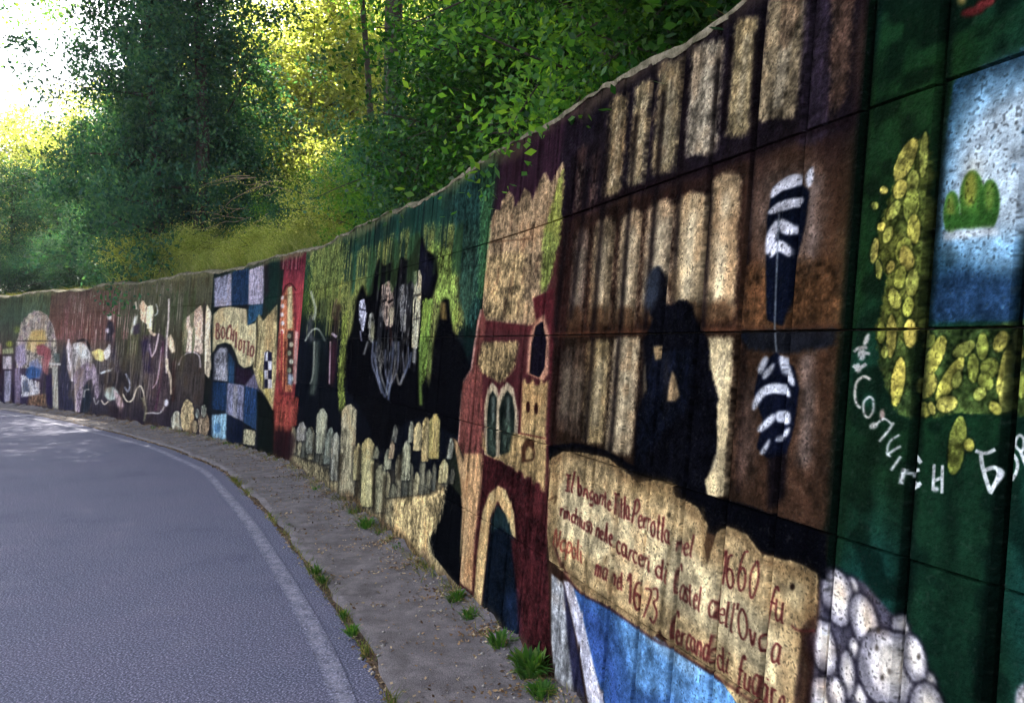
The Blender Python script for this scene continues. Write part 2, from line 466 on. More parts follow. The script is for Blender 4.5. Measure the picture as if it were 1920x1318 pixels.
Ln(wc,[(1895,846),(1908,865),(1906,885),(1897,900)],7); Ln(wc,[(1904,826),(1912,816),(1921,824),(1918,845),(1906,838),(1904,826)],6); Ln(wc,[(1914,845),(1925,872)],7)
# cobbles low on the right
P('504e5c', [(1540,1062),(1620,1090),(1700,1180),(1760,1290),(1790,1420),(1760,1800),(1490,1800),(1520,1300),(1535,1150)], b=4)
cob = [(1600,1105,10,22,-10),(1605,1215,11,20,0),(1640,1215,12,20,-10),(1690,1180,14,26,-20),(1705,1290,14,22,0),(1560,1262,9,14,0),(1612,1310,14,26,0),(1745,1280,12,18,-10),(1600,1340,16,20,0),(1690,1345,12,16,0),(1572,1120,26,52,-12),(1622,1165,22,50,-14),(1545,1215,20,52,-12),(1590,1265,12,44,-3),(1665,1255,48,72,-14),(1716,1235,20,44,-14),(1545,1312,24,42,-12),
       (1570,1300,14,30,-10),(1742,1330,30,48,-14),(1650,1370,40,44,5),(1590,1385,28,36,0),(1700,1415,38,44,-8),(1545,1420,26,48,0),(1620,1465,36,42,0),
       (1700,1520,40,48,-6),(1560,1530,30,50,0),(1640,1580,36,50,0),(1720,1630,34,50,0),(1570,1650,34,50,0),(1650,1710,38,48,0)]
for (x, y, rx, ry, r) in cob:
    rx *= 1.10; ry *= 1.07
    E('1e1c28', x, y, rx+6, ry+7, r, b=3, a=.7)
    E('8a8890', x, y, rx, ry, r, b=2.5)
    E('d5d0cc', x+rx*.08, y-ry*.05, rx*.72, ry*.78, r, b=6, a=.9)
    E('efe6d2', x+rx*.1, y-ry*.1, rx*.4, ry*.5, r, b=6, a=.7)
for (x, y) in [(1645,1215),(1668,1258),(1655,1270),(1648,1182),(1725,1230)]:
    E('3a342c', x, y, 4, 6, 0, a=.8)
E('9a9ca4', 1925,1310,20,30,0,b=3); P('3a3c4c', [(1900,1330),(1960,1270),(2100,1300),(2100,1700),(1900,1700)], b=4)
for (x,y) in [(1935,1330),(1990,1370),(1930,1430),(2000,1480)]: E('b8b4b0', x, y, 28, 44, 0, b=6)

# ---- 3. brown timber section with feathers
beam_t = [ # top row : x centre top, y top, x centre bottom, y bottom, half widths, colour
 (1120,310,1108,395,5,'4a3430'),(1163,205,1148,350,10,'9a865a'),(1208,180,1192,328,9,'b0a072'),(1260,138,1243,305,14,'a3946a'),
 (1330,105,1315,270,19,'b0a487'),(1402,60,1386,235,14,'b3a06c'),(1480,20,1455,205,24,'a08f68'),(1092,300,1080,400,6,'3a2824')]
P('1a1620', [(1060,230),(1230,90),(1390,0),(1520,-60),(1620,-100),(1600,240),(1480,270),(1280,335),(1040,415)], b=8, a=.75, var=.6)
for (xa, ya, xb2, yb2, hw, c) in beam_t:
    hw *= 1.55; ya -= 22; yb2 += 24
    P(c, [(xa-hw,ya),(xa+hw,ya-8),(xb2+hw,yb2-6),(xb2-hw,yb2)], b=10, a=.85, rag=.4, var=.8)
    P('cdc2a4', [(xa-hw*.2,ya+30),(xa+hw*.35,ya+26),(xb2+hw*.35,yb2-26),(xb2-hw*.2,yb2-20)], b=8, a=.45, rag=.6)
P('8c7050', [(1475,-60),(1510,-70),(1500,40),(1480,90),(1462,90)], b=8, a=.7, rag=.5, var=.8)
P('3a3040', [(1512,-80),(1560,-90),(1552,260),(1500,280)], b=10, a=.6, rag=.5, var=.8)
P('5b4738', [(1560,-100),(1612,-110),(1590,180),(1560,240)], b=10, a=.7, rag=.6, var=1)
# row 2 (upper lit timbers)
mid_u = [(1092,440,1080,600,9,'6e5c4c'),(1135,420,1123,600,14,'a08a62'),(1186,405,1172,600,15,'b09a72'),(1240,388,1226,590,18,'c4b088'),(1300,372,1288,590,22,'bca678'),(1362,335,1346,590,22,'b89e70')]
P('2a1a14', [(1050,420),(1280,345),(1400,300),(1390,615),(1040,625)], b=4, a=.8, var=.6)
for (xa, ya, xb2, yb2, hw, c) in mid_u:
    hw *= 1.35; ya -= 8; yb2 += 8
    P(c, [(xa-hw,ya+12),(xa,ya-6),(xa+hw,ya),(xb2+hw,yb2),(xb2-hw,yb2)], b=10, a=.85, rag=.3, var=.6)
    P('f0e0b4', [(xa-hw*.3,ya+40),(xa+hw*.3,ya+30),(xb2+hw*.3,yb2-40),(xb2-hw*.3,yb2-30)], b=9, a=.75)
    P('4a3018', [(xb2-hw,yb2-30),(xb2+hw,yb2-34),(xb2+hw,yb2+14),(xb2-hw,yb2+14)], b=12, a=.75, rag=.5)
mid_l = [(1066,660,1058,812,10,'4f4034'),(1088,655,1078,820,8,'564536'),(1125,645,1113,835,16,'a8925f'),(1178,640,1160,855,19,'bba880'),(1222,650,1212,880,12,'a08a60'),(1352,640,1336,930,19,'d2c08e')]
P('20160f', [(1040,630),(1400,620),(1390,980),(1180,930),(1030,830)], b=4, a=.8, var=.6)
for (xa, ya, xb2, yb2, hw, c) in mid_l:
    hw *= 1.25; ya -= 8
    P(c, [(xa-hw,ya),(xa+hw,ya),(xb2+hw,yb2),(xb2-hw,yb2-8)], b=9, a=.88, rag=.3, var=.6)
    P('ead9ac', [(xa-hw*.2,ya+40),(xa+hw*.4,ya+30),(xb2+hw*.4,yb2-40),(xb2-hw*.2,yb2-30)], b=9, a=.65)
# joints between timbers
for (xt, yt, xb2, yb2, w) in [(1143,240,1098,830,9),(1195,215,1145,850,8),(1245,170,1193,880,10),(1288,135,1245,900,8),(1347,110,1300,920,10),(1422,60,1385,920,12),(1110,270,1070,600,7),(1078,290,1040,640,8),(1375,70,1358,250,10)]:
    Ln('120c10', [(xt,yt),(xb2,yb2)], w, b=4, a=.85, sm=False)
Ln('1c1014', [(1060,412),(1180,358),(1280,330),(1400,295),(1490,258),(1600,225)], 11, b=4, a=.8, sm=False)
Ln('5a3018', [(1040,628),(1370,618),(1580,612)], 8, b=4, a=.6, sm=False)
# dark figure
P('0a0b12', [(1208,640),(1225,600),(1215,560),(1222,510),(1235,497),(1250,515),(1248,570),(1262,575),(1275,560),(1300,570),(1310,612),(1330,640),(1332,690),(1345,735),(1356,770),(1345,850),(1330,890),(1318,985),(1180,960),(1188,880),(1196,770),(1212,730)], b=6, rag=.4, var=.8)
P('6a5434', [(1252,520),(1262,560),(1274,556),(1268,500)], b=5, a=.5)
P('5c4a30', [(1246,700),(1252,650),(1256,700),(1250,800)], b=5, a=.4)
P('3c4654', [(1215,520),(1228,500),(1240,500),(1236,560),(1222,585),(1208,575)], b=6, a=.7)
P('101c34', [(1225,660),(1300,650),(1290,760),(1210,850),(1195,900),(1200,800)], b=10, a=.35, rag=.4, var=.8)
P('b09a6c', [(1226,650),(1243,648),(1238,672),(1230,676)], b=2); P('a88c60', [(1262,695),(1268,706),(1276,742),(1268,752),(1252,752),(1256,720)], b=2)
P('7a7460', [(1208,690),(1212,680),(1210,710),(1206,740)], b=2, a=.6)
P('cbb888', [(1345,760),(1362,720),(1358,930),(1330,935),(1322,900),(1346,870)], b=4, rag=.3)
P('3c281a', [(1384,640),(1570,630),(1550,990),(1470,970),(1360,900)], b=10, a=.6, var=.9, rag=.3)
# feather panel
P('6e5c50', [(1430,320),(1550,300),(1545,420),(1520,520),(1440,520),(1410,420)], b=22, a=.75, var=.7)
P('8c7a70', [(1515,340),(1540,330),(1540,440),(1522,520),(1514,470)], b=10, a=.7)
P('5a3a18', [(1400,500),(1580,480),(1570,605),(1385,612)], b=18, a=.7, var=1.2, rag=.4)
P('6e6058', [(1500,670),(1530,655),(1528,760),(1520,880),(1495,870),(1505,760)], b=12, a=.8, var=.7)
P('54443c', [(1400,720),(1425,690),(1415,850),(1395,930),(1385,860)], b=16, a=.7, var=.7)
P('0e1826', [(1385,622),(1572,614),(1568,650),(1480,662),(1400,655)], b=8, a=.75, rag=.4)
P('0a1122', [(1452,350),(1480,330),(1500,340),(1520,360),(1512,420),(1496,480),(1484,560),(1470,612),(1440,600),(1438,500),(1440,410)], b=4, rag=.3)
fw = 'e4e6ee'
for q in [[(1452,352),(1480,330),(1500,328),(1498,348),(1470,358),(1448,372)],[(1512,330),(1526,312),(1526,340),(1516,352)],[(1444,395),(1465,378),(1505,370),(1502,385),(1470,396),(1446,402)],
          [(1458,412),(1440,440),(1438,475),(1448,470),(1462,430)],[(1464,410),(1492,424),(1490,440),(1466,436)],[(1446,470),(1462,450),(1484,464),(1482,482),(1462,472),(1448,484)]]:
    P(fw, q, b=2, sm=True)
Ln('8d98a0', [(1463,400),(1455,600),(1457,660)], 2.5)
P('0a1022', [(1425,690),(1455,660),(1490,690),(1500,730),(1490,800),(1475,850),(1440,860),(1420,840),(1432,790),(1415,740)], b=4, rag=.3)
for q in [[(1422,690),(1435,668),(1442,675),(1428,702)],[(1432,700),(1452,680),(1450,695),(1434,712)],[(1462,670),(1474,672),(1490,712),(1486,724),(1468,700)],[(1412,755),(1428,728),(1452,718),(1476,724),(1482,745),(1462,738),(1436,742),(1415,770)],
          [(1422,802),(1450,775),(1452,790),(1428,810)],[(1457,772),(1480,772),(1480,795),(1458,790)],[(1456,822),(1480,800),(1478,815),(1460,828)],[(1426,848),(1444,822),(1442,836),(1432,852)]]:
    P('c9cdd4', q, b=2, sm=True)
P('080810', [(1440,850),(1478,845),(1472,930),(1440,960)], b=6, a=.8)

# ---- 4. parchment and sea
P('07080e', [(1028,835),(1080,830),(1140,845),(1200,880),(1250,905),(1330,930),(1400,945),(1550,1000),(1550,1090),(1400,1020),(1200,960),(1030,880)], b=5, rag=.4)
P('1f5c9c', [(1070,1085),(1240,1180),(1340,1250),(1480,1330),(1500,1800),(1140,1800),(1140,1330),(1100,1200)], b=2)
P('5c9fd4', [(1150,1140),(1240,1180),(1340,1250),(1500,1350),(1510,1520),(1300,1330),(1190,1290)], b=18, a=.9, var=.4)
P('9cc4de', [(1190,1170),(1230,1180),(1330,1260),(1300,1275),(1220,1210)], b=10, a=.6)
P('0f4a94', [(1090,1130),(1130,1160),(1170,1330),(1140,1330),(1105,1230)], b=10, a=.7)
P('a9acae', [(1035,1075),(1058,1095),(1072,1180),(1080,1318),(1096,1600),(1060,1600),(1045,1318),(1034,1200)], b=2, var=.5)
P('2b2c48', [(1058,1090),(1078,1180),(1100,1318),(1116,1600),(1096,1600),(1080,1318),(1066,1200)], b=3)
P('c0c0cc', [(1058,1088),(1075,1092),(1095,1160),(1118,1260),(1134,1318),(1180,1600),(1130,1600),(1104,1318),(1084,1200)], b=2, var=.4)
pc = 'b9a06c'
P('2c0f12', [(1030,1075),(1070,1085),(1130,1130),(1240,1200),(1350,1275),(1460,1345),(1500,1345),(1250,1165),(1120,1090)], b=3)
P(pc, [(1030,862),(1060,845),(1100,850),(1140,858),(1180,890),(1195,905),(1230,900),(1262,905),(1268,930),(1310,950),(1330,985),(1322,1020),(1328,1060),(1345,1000),(1360,985),(1400,1000),(1430,1040),(1500,1055),(1535,1075),(1530,1180),(1500,1178),(1515,1260),(1495,1420),(1440,1400),(1350,1270),(1255,1212),(1240,1180),(1225,1196),(1140,1135),(1090,1112),(1060,1075),(1032,1052),(1028,1000)], b=2.5, rag=.35, var=.5)
P('d8c898', [(1050,900),(1140,930),(1240,985),(1330,1060),(1400,1120),(1470,1200),(1460,1300),(1360,1210),(1240,1120),(1100,1040),(1045,1000)], b=16, a=.8, var=.35)
P('8f7646', [(1028,870),(1050,860),(1048,1000),(1030,1040)], b=8, a=.6); P('7a6030', [(1180,890),(1265,905),(1262,940),(1180,925)], b=10, a=.45)
P('8a6c3c', [(1440,1045),(1530,1075),(1528,1175),(1490,1170),(1480,1110)], b=10, a=.5); P('241418', [(1508,1170),(1534,1150),(1520,1330),(1500,1480),(1488,1330)], b=4, a=.85)
P('e2d4a0', [(1480,1085),(1515,1100),(1500,1150),(1470,1130)], b=10, a=.5)
for q in [[(1098,1050),(1104,1110)],[(1100,855),(1096,900),(1104,940)],[(1112,870),(1112,925)],[(1272,940),(1245,1120),(1240,1205)],[(1140,1040),(1112,1110)],[(1320,950),(1322,1060)],[(1062,1030),(1058,1070)]]:
    Ln('5c4a28', q, 4, b=3, a=.65)
Ln('4a1c1c', [(1040,1020),(1060,1072),(1092,1112),(1140,1138),(1230,1200),(1260,1214),(1350,1272),(1440,1335)], 5, b=3, a=.8)
Ln('4a3018', [(1030,938),(1045,930),(1040,945)], 4, a=.6)
Ln('5a4222', [(1032,870),(1062,852),(1100,856),(1140,866),(1182,898),(1230,908),(1262,914),(1270,938),(1308,960),(1324,1000),(1326,1050),(1346,1010),(1362,995),(1398,1010),(1430,1050),(1500,1066),(1528,1085)], 16, b=9, a=.55)
Ln('5a4222', [(1036,1000),(1040,1045),(1066,1070),(1096,1104),(1142,1128),(1230,1186),(1262,1206),(1350,1262),(1440,1325)], 12, b=8, a=.5)
Ln('4a3418', [(1526,1090),(1520,1180),(1500,1180),(1512,1260),(1500,1350)], 16, b=9, a=.5)
E('2a1c14', 1487,1100,5,7,0); E('5a4c30', 1256,965,4,5,0)
Ln('5a1e1a', [(1485,1172),(1500,1182),(1530,1182)], 4, b=2, a=.8)
word('Il', (1060,918),(1078,926), 19, w=3)
word('brigante', (1084,926),(1148,957), 16, w=3, h1=18)
word('Titta', (1150,962),(1182,978), 24, w=3)
word('Perrotta', (1184,978),(1258,1022), 22, w=3.2, h1=26)
word('nel', (1268,1034),(1302,1046), 20, w=3, h1=24)
word('1660', (1348,1090),(1422,1128), 36, w=4, h1=42)
word('fu', (1436,1155),(1472,1172), 38, w=3.5)
word('rinchiuso', (1052,966),(1112,1003), 14, w=2.8, h1=17)
word('nelle', (1117,1004),(1150,1024), 18, w=2.8)
word('carceri', (1156,1036),(1222,1074), 21, w=3, h1=22)
word('di', (1230,1080),(1254,1094), 22, w=3)
word('Castel', (1262,1110),(1316,1146), 27, w=3.2, h1=24)
word("dell'Ovo", (1328,1152),(1438,1228), 27, w=3.6, h1=32)
word('a', (1444,1238),(1464,1246), 32, w=4)
word('Napoli', (1038,1020),(1094,1056), 17, w=2.8, color='8a3a20', h1=20)
word('ma nel', (1116,1078),(1170,1108), 20, w=3)
word('1673', (1176,1128),(1236,1174), 28, w=3.6, h1=34)
word('Cercando', (1256,1195),(1340,1246), 25, w=3.4, h1=28)
word('di', (1344,1250),(1368,1266), 27, w=3.2)
word('fuggire', (1382,1282),(1470,1345), 32, w=3.8, h1=36)

# ---- 5. castle
P('0f2a20', [(905,300),(940,280),(925,420),(905,620),(860,720)], b=6, a=.6)
tow = 'a08660'
P(tow, [(918,420),(930,392),(938,395),(942,375),(955,358),(966,370),(966,390),(976,372),(984,352),(996,360),(1000,380),(1008,345),(1022,322),(1034,345),(1040,330),(1058,300),(1060,345),(1050,420),(1040,470),(1030,540),(1010,600),(995,612),(905,600),(908,520)], b=3, rag=.4, var=.8)
P('8a9a3c', [(1020,440),(1050,330),(1060,310),(1052,440),(1035,520),(1015,560)], b=6, rag=.6, a=.9, var=.8)
P('a8905a', [(915,480),(990,470),(980,600),(906,595)], b=10, a=.6, rag=.5, var=1)
for (x, y) in [(928,400),(945,440),(962,400),(985,440),(1000,420),(935,500),(960,520),(984,500),(950,560),(975,560),(1010,480)]:
    Ln('5a3c28', [(x,y),(x-4,y+34)], 3, b=2, a=.6)
Ln('6a4628', [(912,455),(1000,448)], 4, a=.5); Ln('5a1c20', [(905,608),(1000,618),(1040,620)], 14, b=4, a=.8)
P('743a30', [(895,600),(905,575),(912,600),(905,680),(890,760),(870,860),(862,820),(868,700),(885,690)], b=3, rag=.3)
P('a08858', [(905,640),(975,640),(965,690),(940,720),(905,700),(895,680)], b=5, rag=.5, var=1.0)
P('7a4034', [(868,712),(885,690),(905,700),(905,760),(905,860),(880,880),(858,830)], b=3, var=.6, rag=.3)
P('7c3a34', [(880,720),(902,712),(900,820),(880,850)], b=8, a=.5)
Ln('e0a890', [(860,830),(866,720),(885,690),(896,610),(902,580)], 3.5, a=.8, sm=False)
P('5c1820', [(1000,560),(1040,540),(1036,700),(1025,700),(1010,620)], b=4, rag=.3)
# dark slot window with pale rim
P('c08a68', [(988,700),(992,640),(1002,605),(1022,588),(1032,630),(1030,700),(1020,715)], b=2); P('14101c', [(994,700),(998,645),(1006,612),(1018,602),(1026,640),(1022,690),(1012,708)], b=2, rag=.2)
# two arched windows
for (cx, w2) in ((924,14),(951,18)):
    P('d8c39a', [(cx-w2-2,850),(cx-w2-1,760),(cx-w2*.6,728),(cx,716),(cx+w2*.7,728),(cx+w2+2,770),(cx+w2,850),(cx+w2*.5,875),(cx-w2+4,862)], b=1.5)
    P('1a2420', [(cx-w2+4,850),(cx-w2+4,768),(cx-w2*.4,742),(cx+1,732),(cx+w2*.6,745),(cx+w2-3,775),(cx+w2-5,850),(cx,866)], b=1.5)
    P('8f9a8c', [(cx-1,745),(cx+4,740),(cx+5,790),(cx,800)], b=3, a=.7); P('4c5c4c', [(cx-8,780),(cx+8,790),(cx+6,850),(cx-6,852)], b=4, a=.7, var=1)
# small tower and parapet
P('b89a5e', [(978,775),(980,715),(985,708),(988,720),(996,718),(1000,708),(1004,722),(1012,722),(1016,708),(1020,720),(1030,712),(1028,740),(1024,820),(1022,922),(1014,925),(1012,905),(1004,905),(1000,915),(996,895),(988,893),(984,905),(980,885),(972,882),(968,893),(962,876),(955,870),(950,882),(945,865),(936,862),(930,872),(922,855),(912,852),(905,840),(905,800),(915,862),(975,840)], b=2, var=.5)
P('b89a5e', [(962,812),(1024,818),(1022,890),(955,862)], b=2, var=.5)
E('3a1c14', 991,763,4,11,0); E('3a1c14',1006,767,4,11,0)
P('4a2c18', [(978,868),(978,838),(988,820),(1000,826),(1004,850),(1002,862)], b=1.5); P('b89a5e', [(986,862),(986,846),(992,836),(998,842),(998,860)], b=1.5)
Ln('7a3424', [(975,812),(1024,822)], 3, a=.8)
# lower maroon with the arch
P('3e1418', [(905,850),(945,868),(1020,925),(1030,1100),(1035,1270),(985,1230),(890,1120),(880,1080)], b=2, var=.7)
P('6a2224', [(1000,900),(1022,925),(1026,980),(980,960)], b=10, a=.6)
P('d0a468', [(870,850),(905,850),(902,910),(890,1010),(885,1110),(868,1095),(870,960)], b=3, var=.5); P('c4a06a', [(848,820),(858,828),(872,870),(880,960),(872,1100),(862,1090),(868,960),(858,870)], b=2)
P('d4b878', [(888,1140),(895,1040),(905,960),(918,925),(935,910),(950,918),(964,960),(968,1010),(958,1000),(948,965),(934,938),(920,970),(912,1060),(902,1150)], b=1.5, var=.4)
P('0a1420', [(903,1150),(912,1060),(922,975),(934,950),(946,965),(958,1010),(968,1100),(972,1220),(940,1200)], b=2, var=.6)
P('1c3034', [(922,970),(934,945),(950,965),(964,1015),(940,985),(920,1000)], b=3); P('1a3a66', [(945,1120),(968,1100),(972,1200),(955,1190)], b=10, a=.6)
# dark shadowy figure left of the castle
P('090b10', [(838,860),(850,840),(862,900),(866,960),(862,1100),(840,1075),(812,1040),(805,1010),(822,980),(830,930),(842,905)], b=2, rag=.3)
P('2a3226', [(840,840),(852,838),(864,900),(866,930),(842,905),(834,870)], b=2, a=.9)

# ---- 6. hooded figures against moss
P('86903e', [(580,470),(650,445),(640,600),(580,600)], b=14, a=.8, rag=.8, var=1.0)
P('6a7a3c', [(590,480),(655,450),(650,520),(600,540)], b=10, a=.6, rag=.6, var=1.0)
P('80843e', [(650,480),(720,450),(790,420),(900,430),(895,560),(850,640),(800,740),(640,700),(640,560)], b=12, a=.75, rag=.9, var=1.2)
dapple('1f5648', 8.8, 12.6, 2.05, 2.8, NST2, .45, .25, .8, .1)
dapple('848a46', 8.9, 14.4, 1.5, 2.5, NST, .55, .12, .8, .2)
dapple('1e3e38', 8.9, 13, 2.2, 2.8, NST, .5, .2, .8, .1)
P('234640', [(840,380),(925,290),(915,420),(900,580),(880,620),(860,560),(865,450)], b=8, a=.85, rag=.7, var=1.0)
P('3a6a3c', [(905,300),(935,290),(920,420),(905,560),(895,560)], b=5, a=.7, rag=.6, var=1)
P('86a03a', [(800,470),(815,450),(850,480),(860,600),(835,640),(820,560)], b=8, a=.8, rag=.8, var=1.0)
# main black mass
P('08090e', [(648,650),(660,620),(670,560),(680,530),(688,560),(700,520),(712,480),(720,500),(735,490),(742,520),(752,480),(765,490),(775,470),(790,440),(800,470),(818,480),(822,520),(810,560),(795,570),(792,640),(800,700),(805,740),(815,640),(830,560),(842,560),(850,620),(862,640),(885,690),(868,720),(858,820),(820,800),(800,780),(760,790),(735,830),(718,850),(700,820),(690,790),(672,760),(650,730),(640,690)], b=4, rag=.35, var=.6)
P('1e2038', [(775,480),(790,450),(800,480),(815,500),(800,560),(780,520)], b=6, a=.7)
P('0a0e16', [(565,800),(572,700),(590,640),(640,700),(645,780),(600,820)], b=6, a=.8, rag=.4)
P('7a9a34', [(795,560),(812,560),(806,640),(796,720),(790,720),(786,640)], b=4, rag=.6, var=.8); Ln('6e8c34', [(790,640),(788,700),(790,760)], 6, b=2, a=.8); Ln('7f9c40', [(808,640),(806,700)], 5, b=2, a=.7)
P('6e5c2c', [(826,566),(836,568),(838,600),(828,598)], b=3)
# faces and beards
P('b7b8c8', [(674,565),(684,560),(688,590),(684,615),(680,625),(674,600)], b=2, rag=.4, var=.9); Ln('202030', [(676,580),(686,582)], 3, a=.8)
Ln('a8a8c0', [(676,620),(678,640)], 3, a=.7)
P('98988c', [(692,590),(700,585),(702,620),(700,645),(692,640),(690,610)], b=3, rag=.6, var=.9, a=.9); P('c0bb84', [(697,600),(702,612),(700,640),(695,630)], b=3, a=.8)
P('b09a88', [(716,535),(730,525),(738,540),(740,600),(735,615),(722,610),(714,580)], b=2, rag=.4, var=.9)
Ln('241c1c', [(716,566),(725,562)], 5); Ln('241c1c', [(728,568),(737,562)], 5); Ln('3a2a28', [(726,575),(725,598)], 2.5)
P('ddd0a4', [(728,580),(739,575),(738,605),(730,612)], b=3, a=.8); Ln('3a2424', [(722,616),(732,618),(735,650)], 6, a=.7)
P('8a8a88', [(752,535),(764,530),(766,580),(762,600),(764,625),(752,620),(750,570)], b=3, rag=.6, var=1.2, a=.9); P('b8b6a8', [(755,590),(763,585),(762,610),(756,612)], b=2, a=.8)
P('c0bc9c', [(776,510),(788,506),(791,520),(788,600),(784,650),(780,655),(772,650),(774,600)], b=2, rag=.4, var=.8); Ln('302c28', [(776,555),(790,552)], 5, a=.7); Ln('302c28', [(775,600),(788,596)], 4, a=.5); Ln('a8a89c', [(778,650),(776,680)], 6, a=.6)
for k, q in enumerate([[(700,640),(698,680),(708,710),(716,738)],[(706,640),(706,690),(722,745)],[(714,650),(714,700),(728,740)],[(722,655),(724,700),(730,720)],[(732,660),(730,700),(722,745)],[(742,640),(740,690),(726,742)],[(748,640),(746,690),(734,720)],[(738,640),(734,700),(728,750)],
                       [(690,640),(682,665)],[(755,660),(758,700),(748,722)],[(764,640),(766,680),(756,710)],[(744,700),(750,722),(758,700)],[(700,660),(712,720)],[(772,660),(768,690)]]):
    Ln(['8c93a8','6e7a94','a3a4a0'][k % 3], q, 3.2, b=1.5, a=.8)
P('9c968a', [(704,650),(716,640),(720,680),(712,700),(706,680)], b=4, a=.6, rag=.5, var=1.0)
_s, _z = inv([790, 690], [640, 640])
dapple('8e8e8a', _s[0], _s[1], 1.25, 2.3, NST, .42, .25, .62, .2)
dapple('0c0d14', _s[0], _s[1], 1.2, 2.4, .6*NST+.4*N1, .52, .12, .75, .15)
_s, _z = inv([880, 640], [700, 700])
dapple('3c5a2c', _s[0], _s[1], 2.0, 2.55, NST2, .55, .1, .6, .2)
# lances and figures on the left of this part
Ln('b9c0a8', [(583,545),(592,580),(588,600)], 5, a=.8); Ln('7c7c80', [(586,590),(580,620),(588,640)], 9, a=.6, b=4)
Ln('c8ccb8', [(572,640),(585,620),(598,618),(610,640)], 3.5, a=.8); Ln('7c8c74', [(594,640),(592,700),(585,740)], 10, a=.55, b=4); Ln('aab09c', [(590,640),(588,700),(582,720)], 3.5, a=.7)
Ln('7a6a4c', [(632,560),(624,590),(632,600)], 5, a=.8); Ln('2c1c24', [(636,570),(626,640),(620,720)], 12, a=.75, b=4); Ln('c4a8b0', [(620,640),(618,720)], 3.2, a=.8); Ln('b8a8b4', [(622,625),(632,632)], 5, a=.9)
P('502030', [(620,650),(632,640),(630,700),(622,730)], b=4, a=.5); P('1c2c28', [(600,560),(615,560),(610,700),(598,700)], b=5, a=.5)
P('8c9c34', [(642,600),(652,580),(646,720),(648,780),(636,770),(634,700)], b=4, rag=.7, a=.8, var=.8)
# painted stones and stakes along the foot
stk = [(566,790,565,826,9,'98948a'),(580,800,580,850,6,'7a7e70'),(604,765,602,850,10,'9a9c84'),(620,800,612,870,7,'80887a'),(630,810,628,900,8,'88887a'),(655,757,650,930,14,'a09878'),(672,830,668,900,7,'a8a070'),
       (690,820,688,950,12,'b8b078'),(706,835,704,860,5,'8c8c70'),(714,870,712,960,10,'a09c78'),(728,840,726,880,7,'98987c'),(742,795,738,830,5,'88887a'),(736,825,734,860,5,'a08c6c'),(763,825,760,900,8,'a8a888'),
       (772,788,770,830,5,'8c8c74'),(785,790,782,845,8,'bfae78'),(800,780,797,865,7,'c4ac6c'),(816,775,814,860,10,'a89c58'),(833,860,830,905,8,'b8b484'),(846,820,842,860,5,'8a8c7c')]
P('8c8260', [(548,855),(560,830),(590,845),(620,870),(650,905),(700,945),(760,930),(800,900),(835,905),(828,960),(805,1010),(812,1045),(870,1128),(780,1052),(660,952),(540,870)], b=8, rag=.6, var=1.0)
P('c2ab72', [(745,900),(800,890),(838,900),(822,975),(800,1020),(812,1045),(860,1110),(840,1100),(740,1015),(735,960)], b=6, rag=.5, var=.9)
random.seed(12)
for x in range(548, 850, 11):
    yb_ = np.interp(x, [548,600,700,800,850], [850,868,935,925,905])
    y_ = yb_ - random.uniform(25, 80); w_ = random.uniform(4, 7)
    stk.insert(0, (x+3, y_, x, yb_, w_, random.choice(['6e6c58','7c7a62','8a8468','5e6054','948c68'])))
for (xa, ya, xb2, yb2, hw, c) in stk:
    P('14161a', [(xa-hw-3,ya+8),(xa,ya-5),(xa+hw+3,ya+6),(xb2+hw+3,yb2+3),(xb2-hw-3,yb2+3)], b=3, a=.55)
    P(c, [(xa-hw,ya+14),(xa-hw*.3,ya+2),(xa+hw*.3,ya),(xa+hw,ya+12),(xb2+hw,yb2),(xb2-hw,yb2)], b=2, rag=.3, var=.6)
    P('d4cc9c', [(xa-hw*.1,ya+12),(xa+hw*.6,ya+12),(xb2+hw*.5,yb2-14),(xb2-hw*.1,yb2-14)], b=4, a=.4)
for q in [[(675,840),(668,960)],[(700,870),(702,960)],[(722,890),(718,985)],[(752,850),(748,900)],[(640,850),(636,900)]]:
    Ln('2c2418', q, 7, b=3, a=.7)
P('5c4020', [(690,960),(760,1000),(800,1060),(780,1050),(700,985),(640,930),(650,915)], b=8, a=.5, rag=.9, var=1.0)

# ---- 7. red banner and checkered shields
P('6a1c30', [(525,470),(572,465),(570,510),(526,505)], b=4, a=.8, rag=.4, var=.8)
P('241018', [(512,800),(556,815),(545,870),(510,855)], b=10, a=.85, rag=.5)
for x in (533,541,549,557): Ln('c98888', [(x,475),(x-2,505)], 2.5, a=.6)
P('501828', [(520,660),(528,560),(538,535),(552,535),(556,570),(554,740),(540,745),(524,740)], b=2, a=.55)
P('c67a3c', [(524,620),(528,560),(540,536),(550,540),(552,620),(548,735),(532,735),(522,700)], b=2, a=.85, var=.7)
P('d8c890', [(540,540),(548,536),(549,615),(539,618)], b=1.5); P('e0c0b0', [(553,620),(560,622),(556,720),(550,720)], b=2, a=.8)
P('3a2c2a', [(540,620),(551,620),(549,720),(539,722)], b=1.5); 
for k in range(6): E('c8c8b0' if k % 2 else '8c9074', 543+ (k%2)*4, 630+k*16, 4, 5, 0, b=1.2)
for k in range(5): E('e0d8d8', 529.5+(k%2), 558+k*16, 3.4, 4.5, 0, b=1.2)
P('a4b0c0', [(541,700),(550,702),(548,724),(540,720)], b=2, a=.8)
Ln('3a1c10', [(526,560),(536,538),(546,532),(556,545)], 3, a=.7); Ln('a01c14', [(529,620),(527,735)], 3); Ln('7a1c14', [(535,640),(533,735)], 2.5)
P('8c2c18', [(516,740),(560,745),(556,800),(514,795)], b=4, rag=.5, a=.8, var=.9)
for x in (520,528,538,548): Ln('c06838', [(x,760),(x-1,808)], 3, b=2, a=.55)
